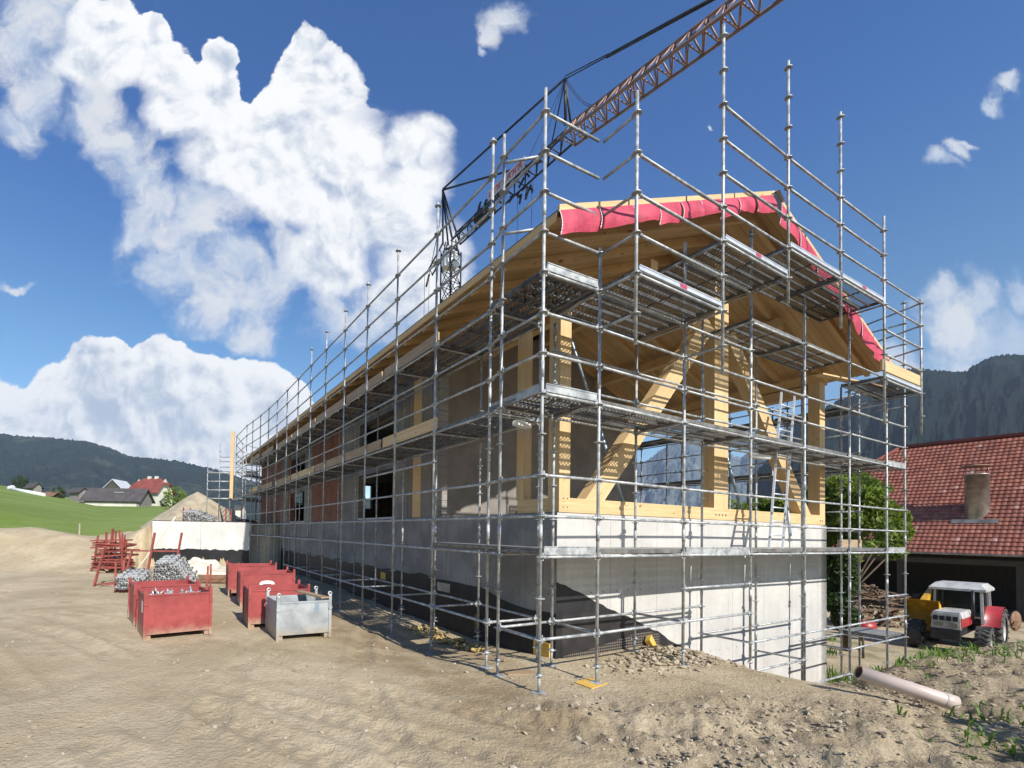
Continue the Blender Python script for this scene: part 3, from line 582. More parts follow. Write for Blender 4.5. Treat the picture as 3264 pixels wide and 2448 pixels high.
def gable_scaffold():
    S = Scaffold('gable_scaffold', W(0,0,-1.62), 'grey steel tube scaffold with stepped upper decks across the open timber gable')
    tops = [5.80, 4.08, 4.78, 5.62, 4.9, 4.9, 4.3, 6.05]
    for i, (p, zt) in enumerate(zip(F, tops)): S.post(p, max(zb(p), -3.6), zt)
    for i, zt in ((1,3.42),(2,3.5),(3,4.6),(4,4.45),(5,4.2),(6,4.0),(7,4.0)): S.post(I[i], zb(I[i]), zt)
    ub = [0,2.62,2.6,4.1,4.1,2.6,2.6]; ut = [0,5.78,7.68,8.12,8.1,6.8,5.6]
    for i in range(1, 7): S.post(U[i], ub[i], ut[i], base=False, zr=1)
    # outer line
    S.rails(F, [0,.5,1,2])
    S.rails(F, [2.5,3]); S.ledger(F[0], F[1], 3.5); S.ledger(F[1], F[2], 3.5); S.ledger(F[2], F[3], 3.5); S.ledger(F[3], F[4], 4); S.ledger(F[4], F[5], 4); S.ledger(F[2], F[3], 4.5)
    for z in (4, 4.5, 5, 5.5):
        S.ledger(F[0], (F[1][0]-.05, F[1][1]), z); S.ledger((F[1][0]+.02, F[1][1]-.02), U[1], z)
    for a, b, z in ((0,1,-1),(1,2,-1),(2,3,-.5),(2,3,-1),(3,4,-1.5),(4,5,-1.5),(3,4,-2),(4,5,-2.5),(5,6,-2),(5,6,-1.5),(6,7,-1),(6,7,-1.5),(6,7,-2),(5,6,3.5),(5,6,4)): S.ledger(F[a], F[b], z)
    for a, b, z in ((1,2,-1),(2,3,-1),(3,4,-1.5),(4,5,-1.5),(5,6,-2),(1,2,0),(2,3,0),(3,4,0),(4,5,0),(5,6,0),(1,2,2),(2,3,2),(3,4,2),(4,5,2),(5,6,2)): S.ledger(I[a], I[b], z)
    for z in (2.5, 3):
        for a in range(1, 5): S.ledger(I[a], I[a+1], z)
    for i in range(1, 8):
        for z in (0, 2): S.ledger(F[i], I[i], z)
    for i, z in ((1,-1),(2,-1),(3,-1.5),(4,-2),(5,-2),(6,-2),(7,-2),(1,3.5),(2,3.5),(2,4.5),(3,4.0),(3,4.5),(4,4),(6,3.5),(7,3.5),(7,5.5),(7,5)): S.ledger(F[i], I[i], z)
    # outriggers and rails of the stepped row
    for i, zz in ((1,(3.5,3)),(2,(3.5,4.5,3)),(3,(4.5,5)),(4,(5,)),(5,(5,3.5,3)),(6,(3.5,))):
        for z in zz: S.ledger(F[i], U[i], z)
    for i, zz in ((1,(3.5,4,4.5,5)),(2,(4.5,5,5.5,6,6.5)),(3,(5,5.5,6,6.5)),(4,(5,5.5,6,6.5)),(5,(3.5,4,4.5,5,5.5))):
        for z in zz: S.ledger(U[i], U[i+1], z)
    for z in (4, 4.5, 5, 5.5): S.ledger(U[6], (11.2,.9), z, z2=z-.02)
    # decks
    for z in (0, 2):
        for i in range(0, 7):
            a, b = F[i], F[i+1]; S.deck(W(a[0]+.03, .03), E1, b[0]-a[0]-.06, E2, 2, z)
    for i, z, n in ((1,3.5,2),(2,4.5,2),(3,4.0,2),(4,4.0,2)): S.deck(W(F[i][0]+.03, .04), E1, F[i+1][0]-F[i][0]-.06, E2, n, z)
    for i, z in ((1,3.5),(2,4.5),(3,5),(4,5),(5,3.5)):
        a, b = U[i], U[i+1]; S.deck(W(a[0]+.03, -.50), E1, b[0]-a[0]-.06, E2, 1, z); S.deck(W(a[0]+.03, -.17), E1, b[0]-a[0]-.06, E2, 1, z)
        if z == 5: S.deck(W(a[0]+.03, .17), E1, b[0]-a[0]-.06, E2, 1, z)
        S.toe((a[0], a[1]), (b[0], b[1]), z+.0, .06, 'alu', sticker=(i in (1, 2, 4)), label='bright aluminium toe board')
    S.deck(W(0,.05), E1, .9, E2, 2, 3.5)
    S.deck(W(F[6][0]+.03,.04), E1, .98, E2, 2, -2); S.deck(W(F[6][0]+.1, .9), E2, 2.2, E1, 1, -2)
    for z in (2, 3.5, 0): S.toe(F[0], F[1], z-.03)
    S.toe(F[2], F[3], -.07, .13); S.toe(F[6], F[7], -.07, .13); S.toe(F[6], F[7], 1.93, .13)
    S.toe((U[5][0]-.1, U[5][1]+.03), (U[6][0]+.15, U[6][1]+.03), 3.62, .22, 'wood', th=.04, label='new light timber plank leaning as toe board on the highest right deck')
    S.toe((10.2,.84), (12.1,.8), 2.0, .2, 'oldwood', th=.03); S.toe((10.6,.86), (12.0,.84), .02, .2, 'oldwood', th=.03)
    m = MB(); m.beam(W(F[5][0]-.6,.3,3.73), W(F[6][0]+.1,-.1,3.72), .16, .03); m.build('plank', M['wood'], S.root)
    # white anchor stubs seen at deck ends
    m = MB(); m.beam(W(.3,.9,1.86), W(.62,.98,1.86), .1, .07); m.build('bracket_end', M['white'], S.root)
    m = MB(); m.beam(W(5.9,.55,1.86), W(6.5,.5,1.86), .1, .07); m.build('bracket_end', M['white'], S.root)
    S.finish()
gable_scaffold()
def long_scaffold():
    S = Scaffold('long_wall_scaffold', W(0,8,-1.8), 'long steel tube scaffold receding along the shaded long wall'); S.far = 88
    for i, p in enumerate(L):
        zt = 5.82 if i == 0 else (6.06 if i < 8 else 5.62)
        S.post(p, zb(p) if i < 13 else .52, zt)
        if i: S.post(LI[i], zb(LI[i]) if i < 13 else .52, 3.95)
    pts = [F[0]]+L
    for z in (0, .5, 1, 2, 2.5, 3, 3.5, 4, 4.5, 5, 5.5):
        for k in range(len(pts)-1):
            if k == 0 and z in (0, 2, 3.5): continue
            S.ledger(pts[k], pts[k+1], z)
    for k in range(1, 9): S.ledger(L[k], L[k+1], -1); 
    S.ledger(F[0], L[0], -1)
    for k in (2, 3): S.ledger(L[k], L[k+1], 1.5)
    for k in range(1, 8): S.ledger(LI[k], LI[k+1], -1)
    for k in range(1, 14):
        for z in (2, 3.5): S.ledger(LI[k], LI[k+1], z)
    for k in range(1, 15):
        S.ledger(L[k], LI[k], 2); S.ledger(L[k], LI[k], 3.5); S.ledger(L[k], LI[k], -1 if k < 9 else 0)
    S.ledger((L[0][0],L[0][1]), I[1], -1); S.ledger(L[0], I[1], 0); S.ledger(L[0], I[1], 2)
    for z in (5.42, 4.42): S.ledger(L[0], (L[0][0]+.34, L[0][1]-.32), z)
    for k in range(1, 14):
        a, b = L[k], L[k+1]; ln = b[1]-a[1]-.06; d = (W(*b)-W(*a)).normalized()
        S.deck(W(a[0]+.05, a[1]+.03), d, ln, E1, 3, 2, pw=.30)
        S.deck(W(a[0]+.05, a[1]+.03), d, ln, E1, 3 if k not in (3, 6) else 2, 3.5, pw=.30)
        if k == 1: S.deck(W(.06, a[1]+.03), d, ln, E1, 2, 0)
    S.deck(W(.0,.05), E2, 1.08, E1, 2, 3.5); S.deck(W(.0,.72), E2, .4, E1, 2, 2); S.deck(W(.0,.05), E2, 2.6, E1, 1, .02)
    S.toe(F[0], L[1], 1.97); S.toe((.02,.84), (.9,.86), 2.0)
    ts = [(2.62,4.95),(4.98,7.30),(7.38,9.95),(10.0,12.9),(12.95,15.6),(15.65,18.2),(18.25,20.6)]
    for n, (a, b) in enumerate(ts):
        sh = -.02 if b < 16 else (-.12 if b < 19 else -.25)
        S.toe((.07+sh, a), (.07+sh, b), 2.0, .21, 'oldwood' if n % 3 else 'wood', th=.03)
        S.toe((.08+sh, a), (.08+sh, b), 3.5, .2, 'oldwood', th=.03)
    S.finish()
long_scaffold()
def right_scaffold():
    S = Scaffold('far_side_scaffold', W(11.3,5,-2.5), 'dark scaffold along the far long side seen through the open hall'); S.far = 60
    ts = [.82, 2.4, 3.95, 5.5, 7.05, 8.6, 10.15, 11.7, 13.25, 14.8, 16.35, 17.9]
    for t in ts[1:]:
        for s_ in (10.95, 11.8): S.post((s_, t), max(-3.6, zb((s_, t))), 5.3 if s_ > 11 else 3.9, zr=1)
    for a, b in zip(ts, ts[1:]):
        for z in (0,.5,1,2,2.5,3,3.5,4,4.5,5): S.ledger((11.8,a), (11.8,b), z)
        for z in (2, 3.5): S.ledger((10.95,a), (10.95,b), z)
        for z in (2, 3.5): S.deck(W(11.02,a+.03), E2, b-a-.06, E1, 2, z)
    for t in ts[1:]:
        for z in (2, 3.5): S.ledger((10.95,t), (11.8,t), z)
    S.finish()
right_scaffold()
def end_scaffold():
    S = Scaffold('rear_end_scaffold', W(1,27,.5), 'thin distant scaffold wrapping the far end of the long building'); S.far = 40
    ps = [(-.376,24.0),(.3,26.3),(1.4,27.4),(3.2,27.6),(5.2,27.7)]; q = [(.75,23.9),(1.1,26.0),(2.0,26.7),(3.4,26.9),(5.3,27.0)]
    for p in ps: S.post(p, .5, 5.6, zr=1)
    for p in q[:2]+q[2:]: S.post(p, .5, 4.0, zr=1)
    allp = [L[-1]]+ps
    S.rails(allp, [.9,2,2.5,3,3.5,4,4.5,5,5.5])
    for a, b in zip(ps, q):
        for z in (2, 3.5): S.ledger(a, b, z)
    for k in range(4):
        for z in (2, 3.5):
            d = (W(*ps[k+1])-W(*ps[k])); S.deck(W(*q[k]), d, d.length-.1, W(*ps[k])-W(*q[k]), 2, z)
    S.finish()
    # free-standing stair bay on the retaining wall
    S = Scaffold('scaffold_bay', (-9.6,25.6,.55), 'small separate scaffold bay standing on the concrete retaining wall')
    A, B, C, D = [(-9.98,25.4),(-8.75,25.3),(-9.75,26.5),(-8.45,26.4)]
    def ST(p): d = st_of(np.array([p[0]]), np.array([p[1]])); return (float(d[0][0]), float(d[1][0]))
    A, B, C, D = map(ST, (A, B, C, D))
    S.post(A, .55, 3.9); S.post(B, .55, 3.3); S.post(C, .55, 4.9); S.post(D, .55, 4.6)
    for z in (1.85,2.3,2.75,3.2): S.ledger(A, B, z, r=.035)
    for z in (3.4,3.65,3.95,4.2): S.ledger(C, D, z)
    for z in (1.85, 3.3): S.ledger(A, C, z); S.ledger(B, D, z)
    S.deck(W(*A), W(*B)-W(*A), 1.2, W(*C)-W(*A), 2, 1.8)
    S.finish()
    m = MB(); p = Vector((-8.72,25.15,1.86)); m.box(p, (.17,0,0), (0,.05,0), (.02,0,3.5)); o = m.build('upright_plank', M['wood'], None); tag(o, 'tall fresh timber plank standing upright at the far end of the scaffold', 'plank')
end_scaffold()
# ------------------------------------------------------------------ the building shell
def building():
    B = thing('building_shell', W(5.9,13,-1.7), 'long unfinished building with timber frame gable on a concrete base', 'building')
    S0, S1, T0, T1 = 1.30, 10.55, 1.05, 25.5
    zt = .62
    def wallquad(m, a, b, z0, z1, th, inward):
        """vertical slab from a to b, uv in metres"""
        A, Bv = W(*a), W(*b); d = (Bv-A); Ln = d.length; n = inward*th
        m.face([A+EZ*z0, Bv+EZ*z0, Bv+EZ*z1, A+EZ*z1], [(0,z0),(Ln,z0),(Ln,z1),(0,z1)])
        m.face([Bv+n+EZ*z0, A+n+EZ*z0, A+n+EZ*z1, Bv+n+EZ*z1], [(0,z0),(Ln,z0),(Ln,z1),(0,z1)])
        m.face([A+EZ*z1, Bv+EZ*z1, Bv+n+EZ*z1, A+n+EZ*z1], [(0,0),(Ln,0),(Ln,th),(0,th)])
        for P in (A, Bv): m.face([P+EZ*z0, P+n+EZ*z0, P+n+EZ*z1, P+EZ*z1], [(0,z0),(th,z0),(th,z1),(0,z1)])
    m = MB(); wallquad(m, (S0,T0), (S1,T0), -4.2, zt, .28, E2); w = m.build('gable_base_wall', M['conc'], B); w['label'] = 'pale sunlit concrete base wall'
    m = MB(); wallquad(m, (S0,T1), (S0,T0+.002), -3, zt, .28, E1); w = m.build('long_base_wall', M['conc_wet_shade'], B); w['label'] = 'stained shaded concrete base wall'
    m = MB(); wallquad(m, (S1,T0), (S1,T1), -4.2, zt, -.28, E1); m.build('long_base_wall', M['conc'], B)
    # bitumen coat: wavy top edge, 6 mm proud
    m = MB(); n = 90; random.seed(3)
    for i in range(n):
        ta, tb = T1-(T1-T0)*i/n, T1-(T1-T0)*(i+1)/n
        za = -.70+.07*(vnoise(ta*1.7,0,3)-.5)*2-.12*sst(4.2,2.2,ta); zb_ = -.70+.07*(vnoise(tb*1.7,0,3)-.5)*2-.12*sst(4.2,2.2,tb)
        if ta < 2.6: za -= .12*sst(2.6,1.6,ta)
        if tb < 2.6: zb_ -= .12*sst(2.6,1.6,tb)
        m.face([W(S0-.006,ta,-3), W(S0-.006,tb,-3), W(S0-.006,tb,float(zb_)), W(S0-.006,ta,float(za))])
    m.build('bitumen_coat', M['black'], B)
    m = MB()   # coat on the gable wall steps down along a diagonal
    xs = list(np.linspace(1.294, 5.7, 46)); zs = [float(np.interp(q, [1.294,1.75,2.3,2.9,3.5,4.1,4.7,5.2,5.7], [-.42,-.62,-.86,-1.04,-1.32,-1.55,-1.84,-2.0,-2.2]))+.045*float(vnoise(q*6,0,12)-.5)+.05*float(vnoise(q*2.1,0,14)-.5) for q in xs]
    for a, b, c, d in zip(xs, xs[1:], zs, zs[1:]): m.face([W(a,T0-.006,-3.4), W(b,T0-.006,-3.4), W(b,T0-.006,d), W(a,T0-.006,c)], [(a,-3.4),(b,-3.4),(b,d),(a,c)])
    m.build('bitumen_coat', M['black'], B)
    m = MB()   # lower, browner coat and dimpled sheet at the foot
    xs = [1.42,2.2,3.0,3.6,4.2,4.9,5.5]; zs = [-.98,-.96,-1.09,-1.34,-1.62,-1.9,-2.15]
    for a, b, c, d in zip(xs, xs[1:], zs, zs[1:]): m.face([W(a,T0-.010,-3.4), W(b,T0-.010,-3.4), W(b,T0-.010,d), W(a,T0-.010,c)])
    o = m.build('waterproof_sheet', M['plastic_black'], B); o['label'] = 'brownish black waterproof sheet'
    m = MB(); xs = [1.44,2.0,2.6,3.1,3.5,3.85]; zs = [-1.60,-1.56,-1.48,-1.41,-1.38,-1.46]
    for a, b, c, d in zip(xs, xs[1:], zs, zs[1:]): m.face([W(a,T0-.03,-2.6), W(b,T0-.03,-2.6), W(b,T0-.022,d), W(a,T0-.022,c)], [(a,-2.6),(b,-2.6),(b,d),(a,c)])
    m.build('drainage_sheet', M['dimple'], B)
    m = MB(); m.sbox(S0+.28, S1-.28, T0+.28, T1-.05, .45, .60); m.build('floor_slab', M['conc'], B)
    # --- timber frame at the gable
    Z0 = .63; Zr = lambda s: 4.12+(.385*(s-1.3) if s < 5.9 else .385*(10.5-s))
    def part(name, mat='wood', label=None):
        class _P(MB):
            pass
        q = _P(); q.fin = lambda: (lambda o: (o.__setitem__('label', label) if label else None, o)[1])(q.build(name, M[mat], B)); return q
    p = part('sill_beam'); p.sbox(S0+.06, S1-.02, T0+.02, T0+.26, Z0, Z0+.23); p.fin()
    p = part('sill_beam'); p.sbox(S0+.06, S0+.30, T0+.262, 2.05, Z0, Z0+.23); p.fin()
    for s_, w_ in ((S0+.06,.24),(5.66,.50),(S1-.30,.28)):
        p = part('gable_post'); p.sbox(s_, s_+w_, T0+.022, T0+.262, Z0+.23, Zr(s_+w_/2)-.02); p.fin()
    # bolt holes on the sill
    p = part('bolt_row', 'ink')
    for s_ in [5.70+i*.12 for i in range(4)]+[10.25,10.36]: p.sbox(s_, s_+.035, T0+.016, T0+.03, Z0+.08, Z0+.115)
    for s_ in (1.44,1.53):
        for z_ in (.70,.84): p.sbox(s_, s_+.02, T0+.016, T0+.03, z_, z_+.02)
    p.fin()
    p = part('post'); p.sbox(S0+.06, S0+.24, 1.90, 2.08, Z0+.23, 4.0); p.fin()
    p = part('rail_beam'); p.sbox(S0+.04, S0+.32, 2.052, 5.0, 3.86, 4.08); p.fin()
    for a, b in (((2.10,.73),(5.55,4.55)),((9.74,.73),(6.32,4.45))):
        p = part('diagonal_brace'); p.beam(W(a[0],T0+.15,a[1]), W(b[0],T0+.15,b[1]), .20, .34, up=E2.cross(Vector((W(*b[:1],0)-W(*a[:1],0)))) if False else EZ); p.fin()
    # tie / purlins running back
    for s_ in (S0+.18, 3.6, 5.9, 8.2, S1-.16):
        p = part('purlin', 'rafter'); z_ = Zr(s_)+.0; p.sbox(s_-.10, s_+.10, 1.0, T1+.5, z_-.02, z_+.2); p.fin()
    # second frame inside the hall, at the cross wall and the open right side
    p = part('rail_beam', 'rafter'); p.sbox(S1-.30, S1-.04, T0+.28, 6.1, 3.86, 4.10); p.fin()
    # --- cross wall of grey board
    m = MB(); tq = 6.12
    poly = [(S0+.02,.60),(S1-.32,.60),(S1-.32,Zr(S1-.32)+.2),(5.9,Zr(5.9)+.2),(S0+.02,Zr(S0+.02)+.2)]
    m.face([W(a,tq,b) for a, b in poly], poly); m.face([W(a,tq+.2,b) for a, b in poly][::-1], poly[::-1])
    for (a, b), (c, d) in zip(poly, poly[1:]+poly[:1]): m.face([W(a,tq,b), W(a,tq+.2,b), W(c,tq+.2,d), W(c,tq,d)])
    m.build('cross_wall', M['panel'], B)
    # --- long wall bays beyond the open corner, t from image reading
    zt2 = 4.12
    segs = [(4.66,4.95,'greywood',.6),(4.97,5.45,'panel',.6),(5.47,5.88,'rafter',.6),(5.9,6.15,'panel',.6),(6.33,7.0,'conc_grey',.6),
            (9.46,10.0,'panelg',.6),(10.02,10.9,'conc_grey',.6),(11.05,14.45,'brick',.6),(14.5,15.7,'conc_grey',.6),(18.25,18.6,'brick',.6),(18.65,19.7,'conc_grey',.6),(19.72,21.2,'brick',.6),(21.35,25.5,'brick',.6)]
    M['conc_grey'] = M['conc_wet_shade'] if 'conc_grey' not in M else M['conc_grey']; M['panelg'] = M['greywood']
    for a, b, mt, z0 in segs:
        m = MB(); A = W(S0+.03,b); 
        wallquad(m, (S0+.03,b), (S0+.03,a), zt+.005, zt2, .24, E1)
        nm = {'brick':'block_wall','panel':'board_panel','panelg':'board_panel','greywood':'board_panel','rafter':'post','conc_grey':'concrete_pier'}[mt]
        m.build(nm, M[mt], B)
    # lintel strips / storey slab edge over the openings
    for a, b in ((7.0,9.46),(15.7,18.25)):
        m = MB(); m.sbox(S0+.03, S0+.27, a+.002, b-.002, 1.98, 2.22); m.build('lintel', M['conc_wet_shade'], B)
        m = MB(); m.sbox(S0+.03, S0+.27, a+.002, b-.002, 3.55, 4.1); m.build('lintel', M['conc_wet_shade'], B)
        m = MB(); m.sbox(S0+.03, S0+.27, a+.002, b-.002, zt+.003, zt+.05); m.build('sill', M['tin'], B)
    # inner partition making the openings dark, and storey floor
    m = MB(); m.sbox(S0+.4, S1-.3, 6.35, T1-.3, 3.5, 3.62); m.build('storey_slab', M['conc_wet_shade'], B)
    m = MB(); m.sbox(S0+.4, S1-.3, 6.35, T1-.3, 3.98, 4.08); m.build('ceiling', M['panel'], B)
    # right long wall beyond the hall
    m = MB(); wallquad(m, (S1,6.4), (S1,T1), zt+.005, 4.1, -.24, E1); m.build('block_wall', M['brick'], B)
    # rear gable with two window holes
    def rear(a, b, z0, z1): m = MB(); m.sbox(a, b, T1-.24, T1, z0, z1); return m
    hol = [(3.0,3.9,1.85,2.8),(7.6,8.68,1.8,3.35)]
    x0 = S0+.3
    for (a, b, c, d) in hol+[(S1-.02,S1,0,0)]:
        rear(x0, a, zt+.005, 4.1).build('rear_wall', M['panel'], B)
        if c: rear(a, b, zt+.005, c).build('rear_wall', M['panel'], B); rear(a, b, d, 4.1).build('rear_wall', M['panel'], B)
        x0 = b
    # gable timbers just under the roof
    # --- roof
    ez, rz, es, rs, ee = 4.38, 6.50, .20, 5.62, 11.06
    k1 = (rz-ez)/(rs-es); k2 = (rz-ez)/(ee-rs)
    ta, tb = 0.02, 26.6
    R = MB()
    def slab(sa, za, sb, zb_, t0, t1, lo, hi, mt):
        mm = MB(); mm.hexa([W(sa,t0,za+lo), W(sb,t0,zb_+lo), W(sb,t1,zb_+lo), W(sa,t1,za+lo), W(sa,t0,za+hi), W(sb,t0,zb_+hi), W(sb,t1,zb_+hi), W(sa,t1,za+hi)]); return mm
    def soff(sa, za, sb, zb_):
        mm = MB(); L_ = math.hypot(sb-sa, zb_-za)
        a, b, c, d = W(sa,ta,za), W(sb,ta,zb_), W(sb,tb,zb_), W(sa,tb,za)
        mm.face([a,d,c,b], [(0,0),(0,tb-ta),(L_,tb-ta),(L_,0)])
        for q in ((a,b),(d,c)):
            mm.face([q[0], q[1], q[1]+EZ*.03, q[0]+EZ*.03])
        return mm
    for sa, za, sb, zb_ in ((es,ez-.10,rs,rz-.10),(ee,ez-.10,rs,rz-.10)):
        soff(sa, za, sb, zb_).build('roof_boarding', M['soffit'], B)
        slab(sa, za+.10, sb, zb_+.10, ta+.0, tb, -.065, 0, 0).build('roof', M['roof_dark'], B)
    # rafters: tails show under the left eave
    n = 0; t_ = .35
    while t_ < 26.3:
        m = MB(); zA = ez-.10-.005; dz = k1
        m.hexa([W(es+.12,t_,zA+dz*.12-.13), W(rs,t_,rz-.105-.18), W(rs,t_+.09,rz-.105-.18), W(es+.12,t_+.09,zA+dz*.12-.13), W(es+.12,t_,zA+dz*.12), W(rs,t_,rz-.105), W(rs,t_+.09,rz-.105), W(es+.12,t_+.09,zA+dz*.12)])
        if t_ < 6.3: m.hexa([W(ee-.12,t_,zA+dz*.12-.13), W(rs+.01,t_,rz-.105-.18), W(rs+.01,t_+.09,rz-.105-.18), W(ee-.12,t_+.09,zA+dz*.12-.13), W(ee-.12,t_,zA+dz*.12), W(rs+.01,t_,rz-.105), W(rs+.01,t_+.09,rz-.105), W(ee-.12,t_+.09,zA+dz*.12)])
        m.build('rafter', M['rafter'], B); t_ += .82; n += 1
    # fascia lath, rake battens and membrane flaps
    m = MB(); m.sbox(es-.005, es+.02, ta+.02, tb, ez-.13, ez-.02); m.build('eave_board', M['rafter'], B)
    def rake(sa, za, sb, zb_, nm=5):
        for i in range(nm):
            u0, u1 = i/nm, (i+1)/nm-.006
            A = W(sa+(sb-sa)*u0, ta-.028, za+(zb_-za)*u0); Bq = W(sa+(sb-sa)*u1, ta-.028, za+(zb_-za)*u1); m = MB(); m.box(A-EZ*.035, Bq-A, E2*.035, EZ*.085); m.build('rake_batten', M['wood'], B)
    rake(es, ez, rs, rz, 4); rake(ee, ez, rs+.02, rz, 5)
    def flap(s0_, s1_, k0, z0_, d0, d1, bulge=.06, dark=False):
        m = MB(); nu, nv = 8, 8; G = {}
        for i in range(nu+1):
            for j in range(nv+1):
                u, v = i/nu, j/nv; s_ = s0_+(s1_-s0_)*u; top = z0_+k0*(s_)-.03; dep = d0+(d1-d0)*u
                cur = (u-.5)*.14*v*v; out = -.035-bulge*math.sin(v*2.3)*.8-.03*math.sin(u*5+s0_*3)*v
                G[i,j] = W(s_+cur*.5, ta+out, top-dep*v+.010*math.sin(u*PI)*v)
        for i in range(nu):
            for j in range(nv): m.face([G[i,j], G[i,j+1], G[i+1,j+1], G[i+1,j]], None, True)
        o = m.build('membrane_flap', M['red_sheet'], B)
        e = MB(); e.path([G[0,j]-E2*.003-E1*.004 for j in range(nv+1)], .006, 5); e.build('flap_edge', M['white_edge'], o)
    zl = lambda s_: ez+k1*(s_-es)
    cuts = [.19,.92,1.62,2.18,2.72,3.25,3.82,4.32,4.86,5.50]; deps = [(.36,.32),(.33,.28),(.30,.27),(.37,.32),(.31,.27),(.28,.25),(.37,.30),(.30,.29),(.33,.33)]
    for (a, b), (d0, d1) in zip(zip(cuts, cuts[1:]), deps): flap(a, b-.015, k1, ez-k1*es, d0, d1, .05+.02*(len(str(a))%3))
    cuts = [5.82,6.5,7.2,7.9,8.6,9.3,10.0,10.65,11.08]
    for n_, (a, b) in enumerate(zip(cuts, cuts[1:])): flap(a, b-.012, -k2, rz+k2*rs, .40-.03*(n_ % 2), .38, .02)
    m = MB(); m.face([W(5.47,-.06,rz-.06), W(5.62,-.07,rz+.04), W(5.62,.8,rz+.045), W(5.47,.8,rz-.01)]); m.face([W(5.62,-.07,rz+.04), W(5.86,-.06,rz-.10), W(5.86,.8,rz-.02), W(5.62,.8,rz+.045)]); m.build('ridge_sheet', M['white_edge'], B)
    m = MB(); m.face([W(5.5,-.03,rz-.08), W(5.62,-.03,rz), W(5.80,-.03,rz-.08), W(5.72,-.03,rz-.46), W(5.56,-.03,rz-.30)]); m.build('ridge_gap_shade', M['dark'], B)  # dark sheet painting the shade inside the open ridge gap
    # little props and lamp-like shims under the soffit
    for s_, z_ in ((.95,3.62),): m = MB(); m.beam(W(s_,.5,z_), W(s_,.5,z_+.2), .02, .03); m.build('lath', M['wood'], B)
